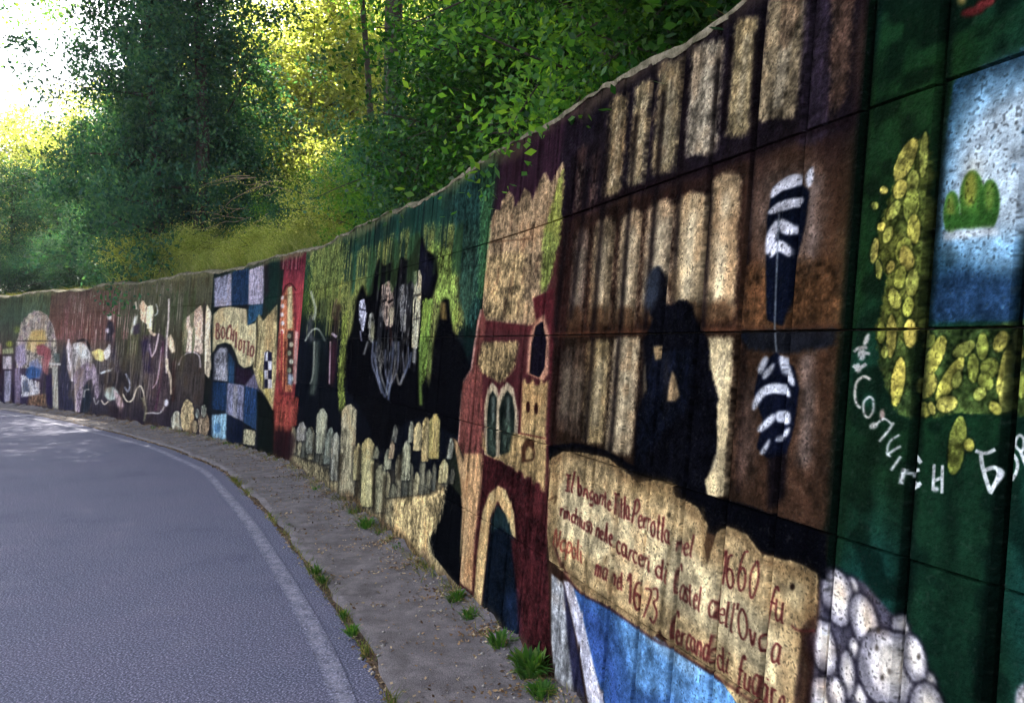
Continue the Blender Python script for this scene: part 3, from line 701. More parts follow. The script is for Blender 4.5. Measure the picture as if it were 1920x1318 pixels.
# banner ground
P('12342c', [(500,485),(525,478),(520,560),(505,590),(495,560)], b=4, rag=.4)
P('3c1c30', [(495,490),(504,486),(504,550),(496,560)], b=3, a=.6)
wq, bq, gq = 'b4b4cc', '1a4870', '6e7080'
P(wq, [(402,522),(435,512),(435,573),(402,576)], b=1.5, var=.5); P('16395c', [(435,510),(468,500),(466,572),(435,573)], b=1.5, var=.6); P('c0b8cc', [(467,506),(495,496),(494,570),(466,572)], b=1.5, var=.5)
P('245878', [(466,573),(494,570),(492,590),(480,600),(464,612)], b=1.5, var=.5)
P('1a1820', [(402,576),(435,574),(470,570),(466,580),(402,584)], b=2, a=.6)
ban = 'd6c998'
P(ban, [(400,590),(412,578),(432,575),(462,580),(464,610),(478,606),(480,600),(482,640),(481,670),(472,686),(458,690),(448,682),(441,660),(434,646),(422,642),(408,646),(399,662)], b=1.5, sm=False, var=.4)
P('b8a884', [(445,580),(463,580),(464,608),(452,600)], b=3, a=.6)
for (c, p0, p1, h) in [('B',(405,634),(413,636),14),('O',(414,634),(423,636),12),('C',(424,634),(431,637),12.5),('H',(432,636),(439,641),12),('I',(441,650),(445,652),14),('O',(447,656),(454,659),12),('T',(455,662),(461,664),13),('T',(462,665),(468,667),13),('O',(469,668),(477,668),12)]:
    word(c, p0, p1, h, color='7a4038', w=2.6)
# arch and squares beneath
P('1c2028', [(399,665),(408,648),(424,645),(436,656),(446,684),(458,692),(474,690),(482,680),(486,720),(496,735),(485,860),(392,826),(384,800),(396,720)], b=1.5)
P('9c9ca4', [(403,665),(412,652),(426,652),(428,715),(401,712)], b=2, var=.7); P('1e4c70', [(429,660),(440,680),(438,722),(428,716)], b=2)
P('2a1c30', [(442,688),(470,694),(474,705),(460,722),(442,718)], b=3); P('8c84a0', [(460,722),(480,696),(486,735),(462,728)], b=2, a=.8)
P('0f3254', [(399,716),(426,718),(424,772),(398,766)], b=1.5, var=.6); P('7e8098', [(427,718),(458,722),(456,790),(424,775)], b=1.5, var=.6); P('a09c98', [(438,722),(446,724),(444,786),(436,782)], b=2, a=.6)
P('18406a', [(460,724),(484,730),(480,806),(457,792)], b=1.5, var=.6); P('8fb8cc', [(398,778),(426,775),(424,826),(398,822)], b=2, var=.6); E('4c84ac', 408,802,7,10,0,b=3)
P('101c34', [(426,778),(456,792),(452,836),(425,828)], b=1.5); P('c4bc94', [(458,804),(480,808),(478,836),(456,832)], b=3, rag=.4, var=.6)
P('0c1614', [(482,730),(514,770),(512,858),(484,848)], b=2)
# gold shield
P('c8b880', [(482,600),(486,588),(494,602),(508,585),(520,570),(519,700),(512,770),(500,745),(486,728),(474,690),(480,660)], b=1.5, var=.6)
P('8c6a3c', [(498,590),(516,580),(515,660),(500,660)], b=6, a=.4); Ln('3a3020', [(483,595),(482,640),(478,690)], 3, a=.8)
P('b8b03c', [(484,690),(496,700),(510,760),(498,740)], b=4, a=.6)
for k in range(4):
    for j in range(2): P('20203c' if (k+j) % 2 else 'd8d8e4', [(496+j*7,660+k*17),(503+j*7,660+k*17),(503+j*7,677+k*17),(496+j*7,677+k*17)], b=1)
Ln('20203c', [(495,730),(495,700),(498,665),(503,658),(509,665)], 2, a=.7)
# grey house and stones left of it
P('b8a08c', [(345,600),(362,585),(378,572),(381,590),(380,665),(345,660),(342,640)], b=2, rag=.3, var=.7); P('d8c4a4', [(350,620),(376,610),(374,650),(350,655)], b=5, a=.5)
P('d0c0a0', [(384,600),(388,570),(398,590),(395,620),(396,690),(392,710),(384,700)], b=2, var=.6, rag=.2); P('302428', [(381,575),(385,562),(386,600),(382,640)], b=2, a=.7)
P('3c3430', [(342,690),(350,665),(362,658),(374,662),(380,690),(378,790),(340,790)], b=3, a=.9); Ln('a89c9c', [(335,685),(342,668),(360,660),(374,668),(376,690)], 3, a=.7)
for (x, y, rx, ry, c) in [(332,792,11,22,'8c8a78'),(352,782,13,34,'9a8860'),(382,795,11,24,'988468'),(382,770,5,12,'989a88'),(370,775,4,10,'70746c'),(366,800,6,12,'7a6c50')]:
    E('1c1820', x, y, rx+3, ry+3, 0, b=2, a=.5); E(c, x, y, rx, ry, 0, b=2, rag=.3, var=.7)

# ---- 8. horseman and old man
dapple('7a4a4a', 21.5, 26.0, 1.5, 2.76, NST, .5, .15, .6, .12)
dapple('8c8474', 19, 25.8, 1.7, 2.76, NST, .68, .06, .6, .12)
dapple('3c4a28', 18.4, 21, 1.3, 2.7, NST2, .55, .15, .6, .2)
dapple('5c5c38', 20, 22.2, 1.2, 2.0, NST2, .5, .15, .6, .2)
P('24243c', [(112,700),(122,640),(128,700),(142,770),(145,782),(112,778)], b=3, a=.8)
P('8c8080', [(124,650),(130,640),(136,652),(138,690),(134,718),(126,690)], b=2); Ln('cfc4c4', [(129,636),(128,660),(134,695),(136,715)], 3.2, a=.85)
P('9c9490', [(136,645),(150,640),(165,650),(174,675),(160,690),(142,700),(138,680)], b=2, var=.6); P('c8ccc4', [(142,648),(156,644),(166,660),(164,672),(150,672)], b=4, a=.7)
P('847480', [(138,700),(160,682),(176,680),(185,705),(186,745),(180,750),(172,710),(162,715),(152,760),(148,782),(141,780),(140,740)], b=2, var=.6)
Ln('242024', [(145,640),(160,638),(170,655),(176,665)], 5, a=.85); P('1c2430', [(158,722),(168,720),(172,750),(160,785),(152,782),(154,750)], b=2, a=.9)
P('70606c', [(142,695),(165,676),(166,682),(142,712)], b=2, a=.8)
P('e0cf78', [(171,660),(185,654),(196,658),(200,668),(192,678),(180,675)], b=2); P('c8c0b8', [(194,660),(207,642),(208,660),(202,678),(196,672)], b=2, rag=.2)
P('504848', [(176,675),(192,680),(206,670),(214,660),(212,690),(196,700),(186,700)], b=2, a=.9); Ln('c0c8c8', [(188,700),(200,696),(212,690),(215,665)], 4, a=.8)
P('3c3440', [(197,640),(200,615),(206,612),(215,640),(225,690),(230,740),(216,760),(210,700),(208,640)], b=3, a=.85); E('a8a49c', 205.5,594,4.5,6,0,b=1.5); P('282430', [(199,620),(203,600),(212,604),(216,622),(206,632)], b=2, a=.9); E('c0b4b8', 202,620,3,5,0,b=1.5,a=.8)
P('2c2628', [(188,720),(196,700),(228,698),(256,700),(272,720),(270,760),(255,740),(245,760),(232,755),(220,750),(200,725)], b=3, a=.9)
P('a8b4a8', [(198,728),(212,724),(222,735),(220,748),(205,752),(196,742)], b=2, a=.85); P('b09494', [(212,728),(228,745),(232,760),(226,776),(218,755)], b=2, a=.85)
Ln('b8ac98', [(190,750),(196,758),(204,752)], 3, a=.8); Ln('c8bca0', [(230,738),(238,752),(248,750),(256,730),(264,724),(270,740),(272,760)], 3, a=.85); Ln('8c909c', [(236,700),(244,720),(240,734),(234,725)], 4, a=.7)
Ln('a8a49c', [(157,745),(160,732),(168,730)], 3, a=.7); Ln('9c9894', [(176,745),(180,758),(186,750)], 3, a=.7); Ln('b4aca0', [(141,720),(143,780)], 2.5, a=.7)
P('20141c', [(200,760),(232,765),(228,785),(210,785)], b=3, a=.6)
# old man
P('4a3a40', [(266,630),(300,625),(318,640),(320,700),(312,770),(282,775),(268,700)], b=3, a=.9, var=.5); P('241c38', [(264,640),(282,634),(285,700),(272,700)], b=3, a=.8)
P('c4a080', [(262,572),(268,562),(274,572),(284,578),(286,600),(276,608),(264,600)], b=2, rag=.3, var=.7); P('e4d8a8', [(276,575),(286,572),(288,584),(284,600),(286,620),(276,615),(274,595)], b=2, rag=.3)
Ln('d8c8b0', [(254,566),(256,580)], 3.5, a=.8); P('b8bcb0', [(246,620),(252,596),(258,590),(254,612),(246,630)], b=2, a=.9); Ln('c8b090', [(280,618),(288,628),(292,625)], 5, a=.8)
P('38303c', [(250,612),(262,605),(262,625),(250,628)], b=2); Ln('a8a8ac', [(293,570),(296,585),(290,592)], 2.5, a=.8)
Ln('c8b4b4', [(284,670),(292,655),(298,625)], 3, a=.8); Ln('b89cac', [(280,645),(284,668)], 2.5, a=.7); Ln('c0a0b0', [(286,728),(296,710),(304,650)], 2.5, a=.75); Ln('5c2c48', [(292,770),(302,710),(306,640)], 4, a=.7)
Ln('c8b8b0', [(317,560),(316,600),(313,640),(312,700)], 3, a=.9)
P('d4bc98', [(314,636),(320,626),(326,640),(328,660),(322,662),(316,650)], b=2); Ln('d8c4a0', [(313,672),(314,690),(320,710),(322,740)], 5, a=.85); P('3c2420', [(322,680),(330,670),(328,750),(322,755)], b=2, a=.8)
E('c8c4c8', 312,755,4,7,0,b=2); Ln('b8b4b0', [(272,775),(285,774),(300,774),(308,762)], 3, a=.7)
Ln('8c8c68', [(266,745),(274,765),(270,790)], 4, a=.6)

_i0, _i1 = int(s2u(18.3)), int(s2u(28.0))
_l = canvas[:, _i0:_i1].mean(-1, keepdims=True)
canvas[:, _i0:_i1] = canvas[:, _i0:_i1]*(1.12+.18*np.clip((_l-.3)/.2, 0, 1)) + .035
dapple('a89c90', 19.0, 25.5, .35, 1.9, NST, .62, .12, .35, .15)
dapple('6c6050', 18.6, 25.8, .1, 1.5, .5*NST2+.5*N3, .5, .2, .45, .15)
# ---- 9. arch with coloured scene at the far end
P('a89c90', [(30,690),(32,640),(40,605),(55,588),(72,582),(88,590),(100,610),(106,640),(108,690)], b=2, rag=.3, var=.8)
random.seed(5)
for k in range(46):
    t = random.random()*math.pi; r = .62+.36*random.random()
    E(random.choice(['d0c4b4','b8a0a0','8c7c80','dccfb0','a09088']), 70-math.cos(t)*38*r, 650-math.sin(t)*66*r, 2.6, 4.5, 0, b=1.2, a=.85)
P('d8b85c', [(52,640),(60,620),(84,618),(88,640),(66,658),(50,655)], b=3, a=.85); P('e8cc98', [(56,642),(68,640),(70,662),(58,660)], b=2, a=.8)
P('a04c54', [(68,648),(80,645),(95,655),(96,670),(88,690),(82,668),(70,664)], b=2, a=.9); P('a898b8', [(30,650),(46,645),(50,680),(36,692),(28,672)], b=2.5, a=.8)
P('8c94c0', [(55,680),(70,672),(80,690),(74,712),(56,705)], b=2.5, a=.8); P('2460a0', [(52,690),(60,686),(76,694),(74,706),(52,712),(48,700)], b=2, a=.9)
P('c8c4c8', [(40,700),(58,712),(74,716),(74,740),(58,742),(40,745)], b=3, rag=.4, var=.9); P('2c3c5c', [(44,715),(52,710),(56,735),(44,735)], b=2, a=.7); P('a07850', [(56,742),(86,738),(88,762),(50,760)], b=3, a=.8, var=.8)
P('c07070', [(78,670),(92,675),(90,705),(80,695)], b=2, a=.8); P('28184c', [(86,705),(98,700),(98,760),(88,758)], b=2, a=.8)
P('b8b4a4', [(98,688),(108,688),(110,770),(99,768)], b=1.2); Ln('d4d0c8', [(92,682),(114,683)], 4); P('5c6c68', [(100,662),(112,662),(112,680),(102,680)], b=2, a=.8); P('8c7c94', [(28,690),(38,690),(38,760),(28,758)], b=1.5, a=.9)
P('d0c4c8', [(6,668),(22,668),(22,692),(6,692)], b=1.5); P('a8a4b8', [(9,695),(21,695),(20,756),(8,754)], b=1.5); P('c0c48c', [(4,655),(24,652),(26,662),(4,664)], b=2, a=.9); E('a4ac3c', 18,645,6,6,0,b=2); E('8c9c40', 32,618,5,7,0,b=3,a=.7)
P('3c1c24', [(-20,640),(3,650),(3,700),(-20,700)], b=2); P('c8a898', [(-6,640),(2,645),(2,664),(-6,664)], b=2)
Ln('4c3c38', [(32,639),(110,640)], 1.8, a=.8)
# beyond the frame to the left: plain washes with a few figures of the same kind
for s_ in np.arange(30.5, 42, 1.1):
    t = np.linspace(0, 6.283, 12)[:-1]
    fill_sz(random.choice(['7c6c60','5c4c60','8c8470','405468']), s_+.3*np.cos(t), .9+.7*np.sin(t), (3, 12), .8, .4, .8)

# ---- 10. age of the paint: stipple of the rough render, drips, bleached and mossy top edge
lum = canvas.mean(-1)
st = (.15*N2 + .35*NF + .5*vnoise(GS, GZ, .0055, 12))
pit = np.clip((st-.60)/.16, 0, 1)*np.clip(lum*2.5, .15, 1)*.45*np.clip(.25+1.5*(.5*N3+.5*N4), 0, 1)
canvas *= (1-pit)[..., None]
spk = np.clip(((vnoise(GS, GZ, .007, 11)*.6+NF*.4)-.72)/.08, 0, 1)*.5
canvas = canvas*(1-spk[..., None]*.35) + np.array([.36,.36,.33], np.float32)*(spk*.35)[..., None]
canvas *= (1 + .34*(NST-.5) + .18*(N1-.5) + .24*(N3-.5) + .18*(N2-.5))[..., None]
grime = np.clip((.5*N3+.3*N1+.2*N4-.56)/.16, 0, 1)*.45
canvas = canvas*(1-grime[..., None]) + canvas*np.array([.55,.46,.36], np.float32)*grime[..., None]
drip = np.clip((NST-.56)/.15, 0, 1)*np.clip((GZ-1.9)/.8, 0, 1)*.35
canvas *= (1-drip)[..., None]
edge = np.clip((GZ-2.69+.1*(N3-.5))/.06, 0, 1)*.7
edgec = np.where((GS > 8.5)[..., None], np.array([.42,.42,.28], np.float32), np.array([.30,.25,.20], np.float32))
canvas = canvas*(1-edge[..., None]) + edgec*(.7+.6*N1)[..., None]*edge[..., None]
foot = np.clip((.10+.12*(N3-.4)-GZ)/.07, 0, 1)*.75
canvas = canvas*(1-foot[..., None]) + np.array([.33,.28,.22], np.float32)*(.6+.8*N1)[..., None]*foot[..., None]
canvas = np.clip(canvas, 0, 1)**1.12
canvas = np.clip(canvas, 0.012, .97)

img = bpy.data.images.new('mural', TW, TH, alpha=False)
_px = np.ones((TH, TW, 4), np.float32); _px[..., :3] = canvas
img.pixels.foreach_set(_px.ravel()); img.update(); img.pack()
del _px

def uv_of(s, z): return s2u(s)/TW, np.asarray(z)/ZT

# ---------------------------------------------------------------- materials
def mat_mural():
    m, nt, b = new_mat('painted_roughcast')
    t = nt.nodes.new('ShaderNodeTexImage'); t.image = img; t.interpolation = 'Cubic'; t.extension = 'EXTEND'
    p = pos(nt)
    gain = noise_col(nt, 90, [(.3,(.74,.74,.74)),(.55,(1,1,1)),(.75,(1.2,1.2,1.2))], 4, .7, p)
    c = mixc(nt, t.outputs[0], gain, 1.0, 'MULTIPLY')
    g2 = nt.nodes.new('ShaderNodeHueSaturation'); g2.inputs['Value'].default_value = MURAL_GAIN
    g2.inputs['Saturation'].default_value = .88
    nt.links.new(c, g2.inputs['Color'])
    nt.links.new(g2.outputs[0], b.inputs['Base Color'])
    b.inputs['Roughness'].default_value = .78
    b.inputs['Specular IOR Level'].default_value = .06
    n = nt.nodes.new('ShaderNodeTexNoise'); n.inputs['Scale'].default_value = 70; n.inputs['Detail'].default_value = 5
    nt.links.new(p, n.inputs['Vector'])
    bp = nt.nodes.new('ShaderNodeBump'); bp.inputs['Strength'].default_value = .9; bp.inputs['Distance'].default_value = .014
    nt.links.new(n.outputs['Fac'], bp.inputs['Height'])
    df = nt.nodes.new('ShaderNodeBsdfDiffuse'); df.inputs['Roughness'].default_value = .6    # chalky masonry paint
    nt.links.new(g2.outputs[0], df.inputs['Color']); nt.links.new(bp.outputs[0], df.inputs['Normal'])
    nt.links.new(df.outputs[0], nt.nodes['Material Output'].inputs[0]); nt.nodes.remove(b)
    return m


def mat_noise(name, scale, ramp, rough=.9, bscale=None, bstr=.5, bdist=.01, second=None, spec=.3):
    m, nt, b = new_mat(name)
    p = pos(nt)
    c = noise_col(nt, scale, ramp, 8, .65, p)
    if second:
        s2, r2, mode, f = second
        c = mixc(nt, c, noise_col(nt, s2, r2, 5, .7, p), f, mode)
    nt.links.new(c, b.inputs['Base Color'])
    b.inputs['Roughness'].default_value = rough
    b.inputs['Specular IOR Level'].default_value = spec
    n = nt.nodes.new('ShaderNodeTexNoise'); n.inputs['Scale'].default_value = bscale or scale*4
    n.inputs['Detail'].default_value = 6
    nt.links.new(p, n.inputs['Vector'])
    bump(nt, b, n.outputs['Fac'], bstr, bdist)
    return m

def mat_leaf(name, cols, transl=.45, tcol=None, rough=.65):
    m, nt, b = new_mat(name)
    g = nt.nodes.new('ShaderNodeNewGeometry')
    r = nt.nodes.new('ShaderNodeValToRGB'); els = r.color_ramp.elements
    els[0].color = (*cols[0], 1); els[1].color = (*cols[-1], 1)
    for i, c in enumerate(cols[1:-1]):
        e = els.new((i+1)/(len(cols)-1)); e.color = (*c, 1)
    nt.links.new(g.outputs['Random Per Island'], r.inputs[0])
    big = noise_col(nt, .9, [(.35,(.6,.6,.6)),(.65,(1.25,1.25,1.25))], 2, .5, g.outputs['Position'])
    c = mixc(nt, r.outputs[0], big, 1.0, 'MULTIPLY')
    nt.links.new(c, b.inputs['Base Color'])
    b.inputs['Roughness'].default_value = rough
    b.inputs['Specular IOR Level'].default_value = .15
    tr = nt.nodes.new('ShaderNodeBsdfTranslucent')
    tc = mixc(nt, c, tcol or (1.9, 1.7, .7), 1.0, 'MULTIPLY')
    nt.links.new(tc, tr.inputs['Color'])
    mx = nt.nodes.new('ShaderNodeMixShader'); mx.inputs[0].default_value = transl
    out = nt.nodes['Material Output']
    nt.links.new(b.outputs[0], mx.inputs[1]); nt.links.new(tr.outputs[0], mx.inputs[2])
    nt.links.new(mx.outputs[0], out.inputs[0])
    return m

M_WALL = mat_mural()
M_CORE = mat_noise('dark_joint', 20, [(.3,(.01,.01,.012)),(.7,(.03,.028,.025))])
M_CAP = mat_noise('bleached_mortar', 14, [(.25,(.04,.045,.02)),(.45,(.11,.10,.06)),(.75,(.32,.28,.20))], .95, 60, .9, .02)
ROADC = [(.38,(.022,.023,.040)),(.47,(.068,.074,.118)),(.55,(.100,.107,.168)),(.64,(.34,.34,.46))]
M_ROAD = mat_noise('asphalt', 95, ROADC, .9, 110, .6, .008,
                   (.8, [(.3,(.72,.72,.80)),(.45,(1,1,1)),(.6,(1.12,1.06,1.05)),(.75,(.9,.9,.95))], 'MULTIPLY', 1.0), .3)
M_SHOULDER = mat_noise('worn_gutter_asphalt', 7, [(.25,(.065,.058,.058)),(.5,(.125,.115,.12)),(.75,(.21,.19,.195))], .95, 160, .8, .01,
                   (140, [(.3,(.5,.48,.47)),(.5,(1,1,1)),(.72,(1.6,1.5,1.5))], 'MULTIPLY', .9))
M_DIRT = mat_noise('dirt', 5, [(.3,(.035,.024,.016)),(.55,(.09,.062,.04)),(.8,(.17,.12,.08))], 1, 40, 1, .03)
M_BANK = mat_noise('bank_soil', 2, [(.3,(.02,.025,.01)),(.5,(.05,.045,.02)),(.75,(.11,.075,.04))], 1, 20, 1, .05)
M_BARK = mat_noise('bark', 12, [(.3,(.018,.015,.012)),(.7,(.07,.058,.045))], .95, 40, 1, .02)
M_TWIG = mat_noise('dry_twig', 12, [(.3,(.22,.16,.10)),(.7,(.42,.32,.21))], .9)
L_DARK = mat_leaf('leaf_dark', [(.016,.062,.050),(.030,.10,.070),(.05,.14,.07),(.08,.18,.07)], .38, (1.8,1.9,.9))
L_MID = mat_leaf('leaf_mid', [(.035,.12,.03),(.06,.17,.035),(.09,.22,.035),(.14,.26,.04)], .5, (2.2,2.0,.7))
L_LIGHT = mat_leaf('leaf_sunlit', [(.14,.19,.04),(.24,.29,.07),(.44,.45,.20)], .62, (2.1,2.0,1.1))  # pale, strongly translucent: sunlit brightness is put into the leaf colour
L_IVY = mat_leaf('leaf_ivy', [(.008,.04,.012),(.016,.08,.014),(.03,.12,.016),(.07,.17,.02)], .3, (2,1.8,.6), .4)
M_GRASS = mat_leaf('grass', [(.05,.09,.02),(.10,.14,.03),(.28,.24,.10)], .4, (1.9,1.7,.8))
M_SUNGRASS = mat_leaf('pale_grass', [(.16,.24,.05),(.28,.34,.09),(.42,.42,.18)], .45, (1.6,1.5,.9))  # lighter than the other grass, its sunlit look painted into the colour
M_WEED = mat_leaf('weed_leaf', [(.03,.09,.018),(.05,.14,.02),(.12,.20,.04)], .35, (1.8,1.8,.6))
M_LITTER = mat_leaf('dry_leaf', [(.05,.03,.018),(.14,.08,.04),(.30,.20,.11),(.42,.34,.22)], .1)
# worn road paint: bare asphalt shows through the gaps
def mat_line():
    m, nt, b = new_mat('worn_white_line')
    p = pos(nt)
    a = noise_col(nt, 130, [(.3,(.10,.10,.13)),(.6,(.40,.39,.47))], 6, .7, p)
    base = noise_col(nt, 95, ROADC, 8, .65, p)
    f = noise_col(nt, 9, [(.43,(.02,.02,.02)),(.66,(.8,.8,.8))], 10, .8, p)
    uv = nt.nodes.new('ShaderNodeUVMap')
    sx = nt.nodes.new('ShaderNodeSeparateXYZ'); nt.links.new(uv.outputs[0], sx.inputs[0])
    r = nt.nodes.new('ShaderNodeValToRGB'); e = r.color_ramp.elements
    e[0].position = 0; e[0].color = (0,0,0,1); e[1].position = .35; e[1].color = (1,1,1,1)
    x = e.new(.65); x.color = (1,1,1,1); x = e.new(1); x.color = (0,0,0,1)
    nt.links.new(sx.outputs[0], r.inputs[0])
    ff = mixc(nt, r.outputs[0], f, 1.0, 'MULTIPLY')
    c = mixc(nt, base, a, ff)
    nt.links.new(c, b.inputs['Base Color']); b.inputs['Roughness'].default_value = .85
    return m
M_LINE = mat_line()

# ---------------------------------------------------------------- ground, road, gutter
g = mesh_obj('ground', [(-500,-300,-.06),(500,-300,-.06),(500,700,-.06),(-500,700,-.06)], [(0,1,2,3)], M_DIRT)
tag(g, kind='structure')

def crack_n(s): return np.interp(s, [0, 8, 18, 26, 43], [.70, .72, .80, .55, .5])
def line_n(s): return np.interp(s, [0, 8, 14, 20, 26, 30, 43], [.92, .92, .98, 1.0, .9, .72, .6])
def strip(name, s, nf, zf, mat, uvw=False):
    """nf: list of offset arrays towards the road; zf(s, n) height"""
    V, UV = [], []
    k = len(nf)
    for j in range(k):
        n = nf[j] + 0*s
        z = zf(s, n)
        b = wall_pt(s, 0*s, -n); b[:, 2] = z
        V.append(b); UV.append(np.c_[np.full(len(s), j/(k-1)), s])
    V = np.stack(V, 1).reshape(-1, 3); UV = np.stack(UV, 1).reshape(-1, 2)
    i = np.arange(len(s)-1)[:, None]*k + np.arange(k-1)[None]
    i = i.ravel()
    F = np.c_[i, i+1, i+k+1, i+k]
    o = mesh_obj(name, V, F, mat, smooth=True, uvs=UV)
    return o
ss = np.arange(0, SMAX-.1, .12)
tag(strip('road', np.arange(0, SMAX-.1, .4), [crack_n(np.arange(0, SMAX-.1, .4))-.05, 1.2, 3, 5, 7, 9], lambda s, n: 0*s, M_ROAD), kind='structure')
# near part of the carriageway beside and behind the camera
tag(strip('road_marking', ss, [line_n(ss)-.055, line_n(ss)-.02, line_n(ss)+.02, line_n(ss)+.055], lambda s, n: 0*s+.004, M_LINE), kind='structure')
def zg(s, n):
    return .012 + .018*vnoise(s, n, .25, 21) + .05*np.clip(1-n/.16, 0, 1)*vnoise(s, n, .12, 22)*1.6 + .008*vnoise(s, n, .05, 23)
nn = [0.0-.03+0*ss] + [ss*0+q for q in (.04,.08,.12,.17,.23,.3,.38,.46,.54,.62)]
cn = crack_n(ss)-.02 + .025*(vnoise(ss, ss*0, .3, 24)-.5)
ss2 = np.arange(0, SMAX-.1, .05)
cn = crack_n(ss2)-.02 + .04*(vnoise(ss2, ss2*0, .25, 24)-.5)
o = strip('gutter', ss2, [np.full(len(ss2), -.03)]+[cn*q for q in (.06,.11,.17,.24,.32,.42,.52,.62,.72,.82,.91)]+[cn, cn+.008],
          lambda s, n: np.where(n > cn+.004, -.05, zg(s, n)), M_SHOULDER)
tag(o, kind='structure')

# ---------------------------------------------------------------- the retaining wall: panels with joints, mortar cap
wall = empty('retaining_wall', tuple(wall_pt(7.0, 0.0)))
tag(wall, 'long leaning retaining wall covered in a colourful mural, curving away beside the road', 'wall')
wall_inv = Matrix.Translation(-Vector(wall.location))
def child(o):
    o.parent = wall; o.matrix_parent_inverse = wall_inv
    return o
COLW = .2385
s_joints = 5.17 + COLW*np.arange(-22, 162)
s_joints = s_joints[(s_joints > .05) & (s_joints < SMAX-.3)]
z_joints = [0.0, .55, 1.085, 1.63, 2.22, 2.76]
prng = np.random.default_rng(31)
topz = 2.735 + .05*prng.random(len(s_joints)) + .03*np.sin(s_joints*1.7)
def panel_geo(s0, s1, z0, z1, za, zb, out, tilt):
    w = 1.0 if s1 < 5.75 else .75 if s1 < 9 else .3 if s1 < 14 else .2
    gs, gz = .006*w, .0016
    cs, cz = .011*w, .003
    dep = .016*w
    a, b, c, d = s0+gs, s1-gs, z0+gz, z1-gz
    front = [(a+cs, c+cz, -out), (b-cs, c+cz, -out-tilt), (b-cs, zb-gz-cz, -out), (a+cs, za-gz-cz, -out+tilt)]
    rim = [(a, c, -out+dep), (b, c, -out+dep), (b, zb-gz, -out+dep), (a, za-gz, -out+dep)]
    back = [(a, c, .07), (b, c, .07), (b, zb-gz, .07), (a, za-gz, .07)]
    vs = front+rim+back
    f = [(0,3,2,1)]
    for r0 in (0, 4):
        for i in range(4):
            j = (i+1) % 4
            f.append((r0+i, r0+j, r0+4+j, r0+4+i))
    sv = np.array([v[0] for v in vs]); zv = np.array([v[1] for v in vs]); nv = np.array([v[2] for v in vs])
    P3 = wall_pt(sv, zv, nv)
    u, v = uv_of(sv, zv)
    return P3, f, np.c_[u, v]
far_V, far_F, far_U = [], [], []
cnt = 0; nb = 0
order = []
for i in range(len(s_joints)-1):
    for r in range(5):
        order.append((i, r))
first_vis = 4.6
for (i, r) in order:
    s0, s1 = s_joints[i], s_joints[i+1]
    z0, z1 = z_joints[r], z_joints[r+1]
    za = zb = z1
    if r == 4: za, zb = topz[i], topz[i+1]
    P3, f, U = panel_geo(s0, s1, z0, z1, za, zb, prng.uniform(0, .004), prng.uniform(-.002, .002))
    if s1 > first_vis and cnt < 300:
        c0 = P3.mean(0)
        o = mesh_obj('panel', P3-c0, f, M_WALL, uvs=U, loc=tuple(c0))
        child(o); cnt += 1
    else:
        far_V.append(P3); far_U.append(U); far_F += [tuple(k+nb for k in q) for q in f]; nb += len(P3)
o = mesh_obj('panelling', np.concatenate(far_V), far_F, M_WALL, uvs=np.concatenate(far_U)); child(o); tag(o, kind='stuff')
# backing wall seen in the joints, thick, with the rounded mortar cap on it
sb = np.arange(0.02, SMAX-.1, .25)
tz = np.interp(sb, s_joints, topz)-.03
rows = [(.028, 0*sb-.05), (.028, tz), (.34, tz), (.34, 0*sb-.05)]
V = np.stack([wall_pt(sb, z, n) for n, z in rows], 1).reshape(-1, 3)
i = (np.arange(len(sb)-1)[:, None]*4 + np.arange(3)[None]).ravel()
F = [tuple(q) for q in np.c_[i, i+4, i+5, i+1]] + [(0,1,2,3), tuple(len(V)-4+k for k in (3,2,1,0))]
child(mesh_obj('core', V, F, M_CORE))
sb = np.arange(0.02, SMAX-.1, .04)
tz = np.interp(sb, s_joints, topz)
prof = [(-.006,-.012),(-.012,.0),(-.004,.012),(.03,.022),(.12,.048),(.24,.045),(.35,.02),(.36,-.1)]
rowsV = []
for k, (n, dz) in enumerate(prof):
    w = .35 if k in (0,) else 1
    nz = vnoise(sb, sb*0+k*.07, .09, 41)-.5; nz2 = vnoise(sb, sb*0+k*.1, .5, 42)-.5
    rowsV.append(wall_pt(sb, tz+dz+.022*nz+.035*nz2*(k > 0), n+.018*(vnoise(sb, sb*0+k*.1, .07, 43)-.5)))
V = np.stack(rowsV, 1).reshape(-1, 3); k = len(prof)
i = (np.arange(len(sb)-1)[:, None]*k + np.arange(k-1)[None]).ravel()
child(mesh_obj('coping', V, np.c_[i, i+k, i+k+1, i+1], M_CAP, smooth=True))

# ---------------------------------------------------------------- bank behind the wall
BN = np.array([.30,.5,.8,1.2,1.8,2.6,3.6,5,7,10,14,20,28,40,60])
def bank_z(s, n):
    base = np.interp(n, [0,.35,1.2,3.6,10,20,60], [2.68,2.70,2.9,4.3,7.0,10,20])
    f = np.interp(s, [0, 12, 18, 26, 43], [1.0, 1.0, .55, .35, .3])     # the bank flattens towards the bend
    f = f + (1-f)*np.clip((n-8)/9, 0, 1)
    return 2.70 + (base-2.70)*f + .25*(vnoise(s, n, 1.3, 51)-.5)*np.clip(n-.3, 0, 1)
sbk = np.arange(0, SMAX-.1, .5)
V = np.stack([wall_pt(sbk, 2.7+0*sbk, n+0*sbk)*[1,1,0] + np.c_[0*sbk, 0*sbk, bank_z(sbk, n+0*sbk)] for n in BN], 1).reshape(-1, 3)
k = len(BN); i = (np.arange(len(sbk)-1)[:, None]*k + np.arange(k-1)[None]).ravel()
tag(mesh_obj('bank', V, np.c_[i, i+k, i+k+1, i+1], M_BANK, smooth=True), kind='structure')

